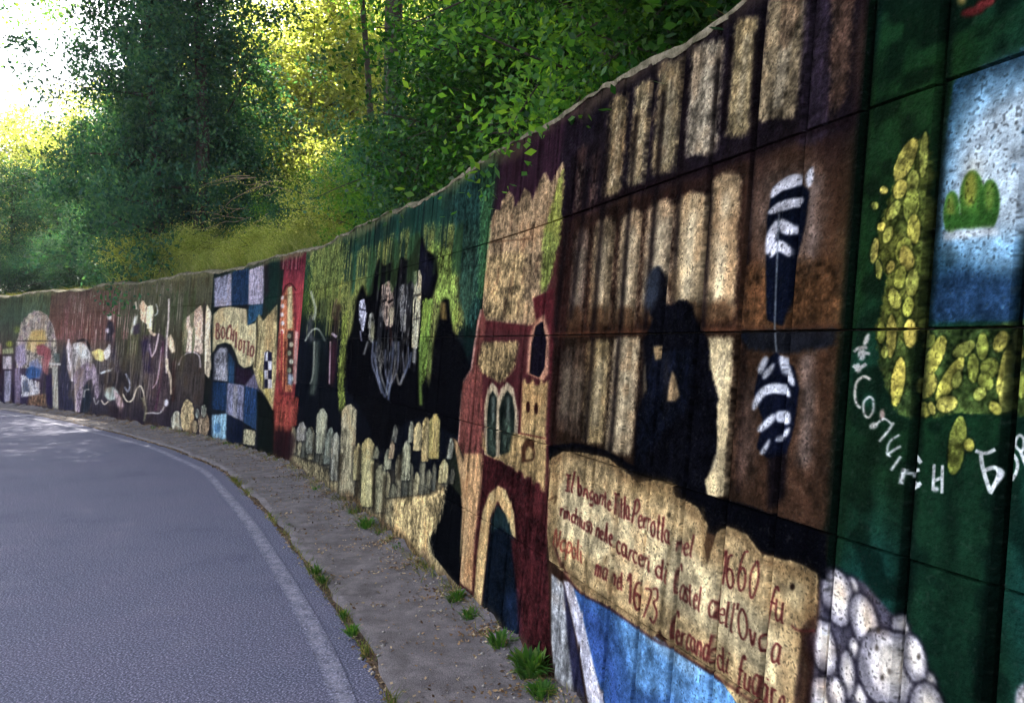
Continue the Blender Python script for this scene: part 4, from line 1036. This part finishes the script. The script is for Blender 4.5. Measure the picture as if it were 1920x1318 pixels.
def near_sn(x, y):
    d = (Q[:,0]-x)**2 + (Q[:,1]-y)**2; j = int(d.argmin())
    n = (x-Q[j,0])*NRM[j,0] + (y-Q[j,1])*NRM[j,1]
    return S[j], n - BAT*2.7
def ground_at(x, y):
    s, n = near_sn(x, y)
    if n < .2: return 2.7 if n > 0 else 0.0
    return float(bank_z(np.array([s]), np.array([n]))[0])

# ---------------------------------------------------------------- trees and shrubs
def leaf_quads(c, size, r, flat=.0, aspect=.55):
    """one folded-flat rhombus per centre"""
    n = len(c)
    a = r.normal(size=(n, 3)); a[:, 2] *= (1-flat*.5); a /= np.linalg.norm(a, axis=1)[:, None]
    nn_ = r.normal(size=(n, 3)); nn_[:, 2] += flat*2.5
    b = np.cross(nn_, a); b /= np.linalg.norm(b, axis=1)[:, None]+1e-9
    L = size*(.6+.8*r.random(n))[:, None]
    v = np.stack([c-a*L*.5, c+b*L*aspect*.5-a*L*.05, c+a*L*.5, c-b*L*aspect*.5-a*L*.05], 1)
    return v.reshape(-1, 3)
def leaf_faces(n): return np.arange(4*n, dtype=np.int32).reshape(-1, 4)

def tube(path, radii, sides=6):
    path = np.asarray(path, float); V = []; F = []
    d = np.gradient(path, axis=0); d /= np.linalg.norm(d, axis=1)[:, None]+1e-9
    ref = np.array([.3,.9,.2]) if abs(d[0, 2]) > .7 else np.array([0,0,1.])
    for p, t, r in zip(path, d, radii):
        u = np.cross(t, ref); u /= np.linalg.norm(u)+1e-9; w = np.cross(t, u)
        for k in range(sides):
            a = 2*math.pi*k/sides; V.append(p+r*(math.cos(a)*u+math.sin(a)*w))
    for i in range(len(path)-1):
        for k in range(sides):
            j = (k+1) % sides
            F.append((i*sides+k, i*sides+j, (i+1)*sides+j, (i+1)*sides+k))
    F.append(tuple(range(sides))[::-1])
    return V, F

def tree_mesh(seed, H, R, base, nclump, per, leaf, wood=.014, clump=.42, droop=0.0, top=1.0, pine=False):
    """trunk/limb mesh + leaf mesh; crown from height `base` to H, radius R"""
    r = np.random.default_rng(seed)
    V, F = [], []
    def add(path, rad, sides=6):
        v, f = tube(path, rad, sides); k = len(V); V.extend(v); F.extend([tuple(q+k for q in g_) for g_ in f])
    t = np.linspace(0, 1, 9); lean = r.normal(size=2)*.06*H
    tp = np.c_[lean[0]*t**2+.05*H*.3*np.sin(t*5+seed), lean[1]*t**2+.04*H*.3*np.cos(t*4+seed)-.012*H*math.cos(seed), -.4+(H*.93+.4)*t]
    add(tp, H*wood*(1-t*.88)+.01, 8)
    cl = []
    nb_ = int(14+R*6)
    for b in range(nb_):
        h = base + (H*.97-base)*((b+.5)/nb_)
        q = (h-base)/(H-base)
        rad = R*(math.sin(math.pi*min(.12+q*.82, 1))**.6)*(.65+.5*r.random()) if not pine else R*(1.05-q)**.8*(.7+.45*r.random())
        ang = b*2.399+r.normal()*.4
        p0 = np.array([np.interp(h*.92, tp[:,2], tp[:,k]) for k in range(3)]); p0[2] = h*.92
        rise = (.35*rad if not pine else -.12*rad) - droop*rad
        p1 = p0+np.array([math.cos(ang)*rad, math.sin(ang)*rad, rise+r.normal()*.12*rad])
        m = (p0+p1)/2+r.normal(size=3)*.07*rad+np.array([0,0,.1*rad])
        tt = np.linspace(0, 1, 5)[:, None]
        path = (1-tt)**2*p0+2*tt*(1-tt)*m+tt**2*p1
        add(path, np.linspace(H*wood*.32*(1-q*.6)+.006, .006, 5), 5)
        for k in range(3):
            f = r.uniform(.3, .95); q0 = path[int(f*4)]
            q1 = q0+r.normal(size=3)*np.array([.33,.33,.22])*rad
            add([q0, (q0+q1)/2+r.normal(size=3)*.04*rad, q1], [.012+.004*H*wood*10, .008, .004], 4)
            cl.append(q1)
        for f in (.45,.62,.78,.9,1.0): cl.append(path[min(int(f*4+.5),4)]+r.normal(size=3)*.12*rad)
    cl = np.array(cl)
    need = nclump
    idx = r.integers(0, len(cl), need)
    cc = cl[idx]+r.normal(size=(need, 3))*np.array([.13,.13,.11])*R
    pc_ = np.repeat(cc, per, axis=0)
    sc = np.repeat(r.uniform(.6, 1.25, need), per)[:, None]
    off = r.normal(size=(need*per, 3))*clump*np.array([.55,.55,.30 if pine else .42])*sc
    lv = leaf_quads(pc_+off, leaf, r, flat=.5)
    wme = bpy.data.meshes.new('tree_wood'); wme.from_pydata([tuple(v) for v in V], [], F)
    wme.polygons.foreach_set('use_smooth', np.ones(len(wme.polygons), dtype=bool)); wme.materials.append(M_BARK)
    n = len(lv)//4
    lme = bpy.data.meshes.new('tree_leaves')
    lme.vertices.add(4*n); lme.vertices.foreach_set('co', lv.astype(np.float32).ravel())
    lme.loops.add(4*n); lme.loops.foreach_set('vertex_index', np.arange(4*n, dtype=np.int32))
    lme.polygons.add(n); lme.polygons.foreach_set('loop_start', np.arange(0, 4*n, 4, dtype=np.int32))
    lme.polygons.foreach_set('loop_total', np.full(n, 4, dtype=np.int32)); lme.update(calc_edges=True)
    return wme, lme

_leafcopies = {}
def with_mat(me, mat):
    key = (me.name, mat.name)
    if key not in _leafcopies:
        c = me.copy(); c.materials.clear(); c.materials.append(mat); _leafcopies[key] = c
    return _leafcopies[key]

def plant(kind, x, y, meshes, mat, label, cat, group=None, rz=0, sc=1.0, scz=None, sink=.15, trunkname='trunk', z=None):
    z = ground_at(x, y)-sink if z is None else z
    e = empty(kind, (x, y, z))
    e.rotation_euler = (0, 0, rz); e.scale = (sc, sc, scz or sc)
    tag(e, label, cat, group)
    w = bpy.data.objects.new(trunkname, meshes[0]); link(w, e)
    l = bpy.data.objects.new('crown', with_mat(meshes[1], mat)); link(l, e)
    return e
def at(px, d): return (px-960)/1500*d, d

ORD = 'first second third fourth fifth sixth seventh eighth ninth tenth eleventh twelfth thirteenth fourteenth fifteenth sixteenth seventeenth eighteenth nineteenth twentieth'.split()
A = tree_mesh(11, 13, 3.6, 2.2, 620, 46, .17, clump=.62)
A2 = tree_mesh(12, 11, 3.2, 1.6, 560, 46, .16, clump=.58)
B_ = tree_mesh(13, 8.5, 2.8, 2.0, 460, 66, .078, clump=.42)
B2 = tree_mesh(16, 9.0, 3.0, 2.6, 440, 66, .075, clump=.42)
PN = tree_mesh(14, 15, 3.4, .8, 1150, 70, .135, clump=.62, pine=True)
HI = tree_mesh(19, 17.5, 6.3, 10.0, 2300, 60, .17, clump=.85, wood=.0095)
LT = tree_mesh(21, 4.2, 1.7, .5, 170, 40, .12, clump=.42)
LT2 = tree_mesh(22, 3.6, 1.9, .4, 150, 40, .13, clump=.45)
LTB = tree_mesh(31, 9, 3.2, .6, 420, 50, .16, clump=.55)
HB = tree_mesh(23, 13, 3.6, 6.3, 520, 56, .11, clump=.55, wood=.010)
HC = tree_mesh(24, 9, 2.9, 3.2, 420, 60, .078, clump=.42, wood=.010)
SH = tree_mesh(15, 2.4, 1.25, .15, 330, 60, .062, clump=.32, wood=.012)
SH2 = tree_mesh(18, 2.0, 1.3, .1, 300, 60, .055, clump=.30, wood=.012)

GT = 'trees on the bank behind the wall'
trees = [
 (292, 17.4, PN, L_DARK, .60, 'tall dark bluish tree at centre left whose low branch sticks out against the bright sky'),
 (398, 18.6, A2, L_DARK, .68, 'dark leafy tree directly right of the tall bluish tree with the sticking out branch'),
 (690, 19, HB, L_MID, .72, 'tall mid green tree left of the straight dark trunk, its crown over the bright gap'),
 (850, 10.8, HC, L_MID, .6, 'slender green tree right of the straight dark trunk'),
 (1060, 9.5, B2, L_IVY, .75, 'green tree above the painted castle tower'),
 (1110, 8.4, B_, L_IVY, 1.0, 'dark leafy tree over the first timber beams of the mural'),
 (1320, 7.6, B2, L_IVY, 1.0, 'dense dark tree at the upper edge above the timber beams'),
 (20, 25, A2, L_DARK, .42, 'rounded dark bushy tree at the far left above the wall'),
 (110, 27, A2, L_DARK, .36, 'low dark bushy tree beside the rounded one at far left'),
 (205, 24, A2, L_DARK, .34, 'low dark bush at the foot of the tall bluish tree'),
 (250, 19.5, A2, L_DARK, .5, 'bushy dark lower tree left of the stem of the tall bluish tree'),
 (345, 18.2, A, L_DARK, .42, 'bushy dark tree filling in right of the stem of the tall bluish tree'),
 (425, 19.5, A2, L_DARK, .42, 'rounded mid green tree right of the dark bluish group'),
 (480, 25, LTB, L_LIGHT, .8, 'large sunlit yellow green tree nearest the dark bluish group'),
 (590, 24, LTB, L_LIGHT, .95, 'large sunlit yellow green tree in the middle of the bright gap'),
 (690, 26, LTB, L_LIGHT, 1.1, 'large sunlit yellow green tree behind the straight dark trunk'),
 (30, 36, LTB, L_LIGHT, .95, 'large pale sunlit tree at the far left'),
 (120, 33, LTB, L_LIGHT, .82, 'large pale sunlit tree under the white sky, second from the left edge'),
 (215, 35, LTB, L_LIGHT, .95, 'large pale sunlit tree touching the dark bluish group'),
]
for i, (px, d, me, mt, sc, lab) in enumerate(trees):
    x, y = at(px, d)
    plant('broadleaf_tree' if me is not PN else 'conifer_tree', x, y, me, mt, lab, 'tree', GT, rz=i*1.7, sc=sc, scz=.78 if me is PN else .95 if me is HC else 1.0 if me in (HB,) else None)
r_ = np.random.default_rng(8)
k_ = 0
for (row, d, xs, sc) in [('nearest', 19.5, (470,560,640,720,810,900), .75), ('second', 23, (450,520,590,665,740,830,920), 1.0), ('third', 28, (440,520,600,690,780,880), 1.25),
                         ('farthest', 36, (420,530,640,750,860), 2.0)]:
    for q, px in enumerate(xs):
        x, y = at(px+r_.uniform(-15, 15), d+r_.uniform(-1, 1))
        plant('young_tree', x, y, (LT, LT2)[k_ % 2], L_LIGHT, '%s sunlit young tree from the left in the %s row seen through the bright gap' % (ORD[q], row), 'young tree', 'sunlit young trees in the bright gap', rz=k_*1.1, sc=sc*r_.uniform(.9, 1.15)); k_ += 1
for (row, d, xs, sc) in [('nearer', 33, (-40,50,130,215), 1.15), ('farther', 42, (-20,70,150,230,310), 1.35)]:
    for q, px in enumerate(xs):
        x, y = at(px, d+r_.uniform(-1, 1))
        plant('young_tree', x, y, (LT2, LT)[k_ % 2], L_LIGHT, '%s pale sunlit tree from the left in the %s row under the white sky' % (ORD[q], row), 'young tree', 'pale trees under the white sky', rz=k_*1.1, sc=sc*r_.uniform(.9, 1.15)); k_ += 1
# dense high crowns added out of view to shade the road; one trunk shows
deep = [(-6.9, 17.4, 'high crowned tree added for shade whose stem is hidden in the dark bluish tree'), (-1.75, 12.1, 'tall tree whose straight dark trunk rises above the hooded figures'),
        (-20.0, 20.6, 'unseen high crowned tree added for shade beyond the left edge above the painted arch'),
        (-24.0, 26.0, 'unseen tall tree added for shade farthest back beyond the left edge'),
        (1.2, 9.2, 'high crowned tree added for shade over the painted castle and timber beams'),
        (2.5, 15.5, 'tall tree added for shade in the wood behind the castle tower'), (5.8, 3.0, 'tall tree added for shade above the bank beside the right edge')]
for i, (x, y, lab) in enumerate(deep):
    slim = 'slim' in lab
    plant('broadleaf_tree', x, y, HI, L_MID if i % 2 else L_DARK, lab, 'tree', 'tall trees deep in the wood', rz=i*2.1, sc=.6 if slim else .95+.04*(i % 3), scz=1.12 if slim else None, sink=.3, z=2.6)

# shrubs and ivy just behind the wall top
names = ['bush at the wall top above the painted beams', 'dark bush hanging over the wall top', 'ivy covered bush on the wall edge']
shr = []
r_ = np.random.default_rng(77)
for k, s in enumerate(np.arange(4.6, 33, .85)):
    for n, z0 in ((.95, 0), (2.2, .0)) + (((3.8, .0),) if 12.5 < s < 27 else ()):
        if s > 16.5 and n < 1 and s < 31: continue
        shr.append((s+r_.uniform(-.3, .3), n+r_.uniform(-.15, .4), r_.uniform(.75, 1.15)*(1.0 if s < 15 else .9)))
for s in np.arange(15.2, 24, .6): shr.append((s+r_.uniform(-.1, .1), .75+r_.uniform(0, .3), r_.uniform(.45, .7)))
cnt_ = {}
for i, (s, n, sc) in enumerate(shr):
    p = wall_pt(s, 2.7, n)
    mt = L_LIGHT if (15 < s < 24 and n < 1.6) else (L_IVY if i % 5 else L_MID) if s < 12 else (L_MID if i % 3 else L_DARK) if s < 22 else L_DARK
    row = 'front' if n < 1.6 else 'back' if n < 3.2 else 'third'
    where = ('painted timber beams' if s < 7.5 else 'painted castle' if s < 8.8 else 'painted hooded figures' if s < 14.4
             else 'red and checkered banners' if s < 18.5 else 'painted horseman' if s < 26 else 'far left end of mural')
    k_ = (row, where); cnt_[k_] = cnt_.get(k_, 0)+1
    lab = '%s %s row shrub from the right on bank above %s' % (ORD[cnt_[k_]-1], row, where)
    plant('shrub', p[0], p[1], SH if i % 2 else SH2, mt, lab, 'shrub', 'shrubs on the bank', rz=i*1.3, sc=sc*(.62 if 13.2 < s < 21 and n < 3 else 1.0 if s < 24 else .8), sink=.25, trunkname='stems')

# pale dry branches reaching out of the undergrowth
for k, (px, py, d, L_, a) in enumerate([(480,345,15.5,1.6,.1),(430,395,16.5,2.0,.03),(330,395,18,1.3,.18),(480,410,15.5,1.5,-.1),(430,330,16,1.5,.12)]):
    x, y = at(px, d); z = 1.6+(640-py)/1500*d
    r = np.random.default_rng(k+90); V, F = [], []; lc = []
    for j in range(4):
        t = np.linspace(0, 1, 7)[:, None]
        dirv = np.array([-1, r.normal()*.5, a+r.normal()*.22]); dirv /= np.linalg.norm(dirv)
        path = np.array([.3+j*.12, 0, r.normal()*.12])+t*dirv*L_*r.uniform(.6, 1)+np.array([0,0,-.12])*t**2+np.cumsum(r.normal(size=(7,3))*.035, 0)
        v, f = tube(path, np.linspace(.009, .002, 7), 4); q = len(V); V.extend(v); F.extend([tuple(w+q for w in g_) for g_ in f])
        lc.append(path[r.integers(1, 7, 40)]+r.normal(size=(40, 3))*.09)
    o = mesh_obj('dry_branch', V, F, M_TWIG, loc=(x, y, z))
    tag(o, 'pale dry branch poking out over the wall, %s' % ['highest but two','long and level','lowest and furthest left','short above the bright grass','thin and slightly rising'][k], 'branch', 'dry branches on the bank')
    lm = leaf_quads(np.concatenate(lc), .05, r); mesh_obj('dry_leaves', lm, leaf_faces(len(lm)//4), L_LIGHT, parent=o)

# ---------------------------------------------------------------- grass on the wall top and bank
def blades(bases, h, w, r, lean=.5):
    n = len(bases)
    a = r.uniform(0, 2*math.pi, n); H_ = h*(.5+r.random(n))
    side = np.c_[np.cos(a), np.sin(a), 0*a]*(w*.5)
    dirv = np.c_[r.normal(size=(n, 2))*lean, np.ones(n)]
    m = bases+dirv*(H_*.55)[:, None]
    t = bases+dirv*np.array([1.6,1.6,.95])*H_[:, None]
    v = np.stack([bases-side, bases+side, m+side*.8, t, m-side*.8], 1).reshape(-1, 3)
    i = np.arange(n)*5
    return v, i
def grass_mesh(name, bases, h, w, seed, mat, lean=.5):
    r = np.random.default_rng(seed)
    v, i = blades(bases, h, w, r, lean)
    n = len(i)
    F = np.empty((2*n, 4), np.int32)
    F[0::2] = np.c_[i, i+1, i+2, i+4]; 
    # tip as degenerate-free triangle list kept as its own faces
    me_f = [tuple(q) for q in np.c_[i, i+1, i+2, i+4]] + [tuple(q) for q in np.c_[i+4, i+2, i+3]]
    return mesh_obj(name, v, me_f, mat)
r = np.random.default_rng(5)
n = 26000
s = np.r_[r.uniform(4.5, 32, n), r.uniform(14.5, 24, 14000)]; nn_ = .33+np.abs(r.normal(size=len(s)))*.45
bp = wall_pt(s, 2.7+0*s, nn_); bp[:, 2] = bank_z(s, nn_)-.02
tag(grass_mesh('grass', bp, .16, .008, 6, M_GRASS), 'long grass growing along the top of the wall', 'grass', kind='stuff')
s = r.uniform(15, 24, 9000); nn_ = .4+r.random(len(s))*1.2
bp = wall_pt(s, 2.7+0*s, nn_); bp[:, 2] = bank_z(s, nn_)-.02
tag(grass_mesh('grass', bp, .42, .012, 7, M_SUNGRASS, .35), 'tall pale sunlit grass above the checkered part of the mural', 'grass', kind='stuff')
s = r.uniform(9, 14.5, 6000); nn_ = .34+np.abs(r.normal(size=len(s)))*.35
bp = wall_pt(s, 2.7+0*s, nn_); bp[:, 2] = bank_z(s, nn_)+.01+.05*r.random(len(s))
lm = leaf_quads(bp, .06, r, flat=.6)
tag(mesh_obj('dry_leaves', lm, leaf_faces(len(lm)//4), M_LITTER), 'dry brown leaves lying behind the wall top above the hooded figures', 'leaf litter', kind='stuff')

# ---------------------------------------------------------------- weeds at the wall foot and in the crack
def weed(x, y, R_, H_, n, seed, label, group):
    r = np.random.default_rng(seed)
    V, F = [], []
    for k in range(n):
        a = r.uniform(0, 6.28); l = H_*r.uniform(.5, 1.1); lean = r.uniform(.1, .9)
        b = np.array([math.cos(a), math.sin(a), 0])*R_*r.random()*.45
        d = np.array([math.cos(a)*lean, math.sin(a)*lean, 1]); d /= np.linalg.norm(d)
        w = np.array([-math.sin(a), math.cos(a), 0])*l*r.uniform(.035, .11)
        p0, p1, p2, p3 = b, b+d*l*.4, b+d*l*.75+[0,0,-.03*l], b+d*l+np.array([math.cos(a),math.sin(a),-.6])*l*.15*lean*2
        q = len(V); V += [p0-w*.25, p0+w*.25, p1+w, p1-w, p2+w*.8, p2-w*.8, p3]
        F += [(q,q+1,q+2,q+3),(q+3,q+2,q+4,q+5),(q+5,q+4,q+6)]
    o = mesh_obj('weed', V, F, M_WEED, loc=(x, y, .02))
    tag(o, label, 'weed', group)
    return o
GW = 'weeds along the wall foot'; GC = 'weeds in the crack beside the white line'
def wp(s, n): p = wall_pt(s, 0.0, -n); return p[0], p[1]
def wq_(x, y): return x, y
weed(-1.22, 6.72, 0.158, 0.102, 156, 1, 'bushy weed at the wall foot under the tall painted stakes', GW)
weed(-1.05, 6.45, 0.101, 0.061, 78, 2, 'small low weed just nearer than the bushy one under the stakes', GW)
weed(-.33, 4.78, 0.094, 0.102, 104, 3, 'narrow weed at the foot of the left painted castle archway', GW)
weed(-.24, 4.52, 0.086, 0.071, 78, 4, 'short tuft between the narrow weed and the dark painted gate', GW)
weed(-.06, 4.06, 0.079, 0.112, 91, 5, 'upright weed under the dark painted gate', GW)
weed(.09, 3.72, 0.115, 0.153, 195, 6, 'largest bright weed at the foot of the maroon castle wall', GW)
weed(.13, 3.52, 0.094, 0.082, 117, 7, 'low spreading weed at the bottom edge below the maroon castle wall', GW)
weed(-1.33, 5.42, 0.072, 0.066, 91, 8, 'upper tuft of weed in the crack beside the white line', GC)
weed(-1.24, 5.22, 0.065, 0.056, 78, 9, 'tuft just below the upper one in the crack', GC)
weed(-.96, 4.55, 0.058, 0.051, 65, 10, 'small pale tuft in the crack halfway down', GC)
weed(-.86, 4.28, 0.072, 0.066, 104, 11, 'bright green tuft in the crack nearest to the bottom edge', GC)
weed(-1.92, 6.85, 0.043, 0.025, 33, 12, 'tiny far tuft in the crack where the strip widens', GC)
for k, s in enumerate([9.9, 11.3, 12.6, 14.8, 17.0, 20.1]):
    x, y = wp(s, .05+.03*(k % 3)); weed(x, y, .09, .07, 30, 20+k, 'small dusty weed at the wall foot under the %s' % ['tall pointed stone','narrow stakes','first stakes','red banner','checkered shield','old man with a staff'][k], GW)

r = np.random.default_rng(15)
s = np.r_[r.uniform(6.6, 20, 1100), np.repeat(r.uniform(6.6, 13, 26), 26)+r.normal(size=26*26)*.07]
off = np.abs(r.normal(size=len(s)))*.05+.005
bp = wall_pt(s, 0*s, -off); bp[:, 2] = .02
tag(grass_mesh('grass', bp, .07, .006, 16, M_GRASS, .6), 'sparse dull grass blades growing along the foot of the wall', 'grass', kind='stuff')
s = np.repeat(r.uniform(6.6, 14, 34), 24)+r.normal(size=34*24)*.06
off = crack_n(s)+r.normal(size=len(s))*.018
bp = wall_pt(s, 0*s, -off); bp[:, 2] = .0
tag(grass_mesh('grass', bp, .055, .006, 17, M_GRASS, .6), 'short grass and moss tufts growing out of the crack beside the white line', 'grass', kind='stuff')
# leaf litter, grit and pebbles
n = 9000
s = r.uniform(6.2, 26, n); s += .25*np.sin(s*9)*r.random(n); off = np.where(r.random(n) < .62, np.abs(r.normal(size=n))*.12+.01, r.uniform(0, .7, n))
bp = wall_pt(s, 0*s, -off); bp[:, 2] = zg(s, off)+.008
lm = leaf_quads(bp, .022, r, flat=1.2)
tag(mesh_obj('leaf_litter', lm, leaf_faces(len(lm)//4), M_LITTER), 'dry leaves and crumbs scattered along the foot of the wall', 'leaf litter', kind='stuff')
n = 2200
s = r.uniform(6.0, 22, n); off = crack_n(s)+.02*r.normal(size=n)+.0
bp = wall_pt(s, 0*s, -off); bp[:, 2] = .012*r.random(n)
lm = leaf_quads(bp, .026, r, flat=1.0)
tag(mesh_obj('leaf_litter', lm, leaf_faces(len(lm)//4), M_LITTER), 'brown leaf crumbs filling the crack beside the white line', 'leaf litter', kind='stuff')
# dark soil in the crack
sd_ = np.arange(0, SMAX-.2, .06)
tag(strip('soil', sd_, [crack_n(sd_)-.06, crack_n(sd_)-.02+.012*(vnoise(sd_, sd_, .1, 61)), crack_n(sd_)+.006+.03*vnoise(sd_, sd_, .13, 62)], lambda s, n: 0*s+.006, M_DIRT), kind='structure')
# pebbles: small faceted stones
n = 900
s = r.uniform(6.0, 20, n); off = np.where(r.random(n) < .6, np.abs(r.normal(size=n))*.15+.02, r.uniform(0, .85, n))
bp = wall_pt(s, 0*s, -off); bp[:, 2] = np.where(off < crack_n(s)-.03, zg(s, off), .0)
oc = np.array([(1,0,0),(-1,0,0),(0,1,0),(0,-1,0),(0,0,.7),(0,0,-.7)], float)
sz = .004+.010*r.random(n)**2.5
V = (bp[:, None, :]+oc[None]*sz[:, None, None]*(.7+.6*r.random((n, 6, 1)))+[0,0,.003]).reshape(-1, 3)
tri = np.array([(0,2,4),(2,1,4),(1,3,4),(3,0,4),(2,0,5),(1,2,5),(3,1,5),(0,3,5)])
F = (tri[None]+np.arange(n)[:, None, None]*6).reshape(-1, 3)
M_STONE = mat_noise('grit', 60, [(.3,(.12,.11,.10)),(.7,(.45,.42,.38))])
tag(mesh_obj('grit', V, F.astype(np.int32), M_STONE), 'small pale pebbles and grit on the strip between wall and road', 'pebbles', kind='stuff')

# ---------------------------------------------------------------- thin haze volume added to imitate the milky backlight glare
hz = mesh_obj('haze', [(-70,-12,-1.2),(30,-12,-1.2),(30,75,-1.2),(-70,75,-1.2),(-70,-12,26),(30,-12,26),(30,75,26),(-70,75,26)],
              [(0,3,2,1),(4,5,6,7),(0,1,5,4),(1,2,6,5),(2,3,7,6),(3,0,4,7)])
hm = bpy.data.materials.new('haze'); hm.use_nodes = True; nt = hm.node_tree
nt.nodes.remove(nt.nodes['Principled BSDF'])
pv = nt.nodes.new('ShaderNodeVolumePrincipled'); pv.inputs['Density'].default_value = HAZE
pv.inputs['Color'].default_value = (.86,.92,1,1); pv.inputs['Anisotropy'].default_value = .45
nt.links.new(pv.outputs[0], nt.nodes['Material Output'].inputs['Volume'])
hz.data.materials.append(hm)
tag(hz, 'thin added haze imitating the backlight glare under the trees', kind='stuff')
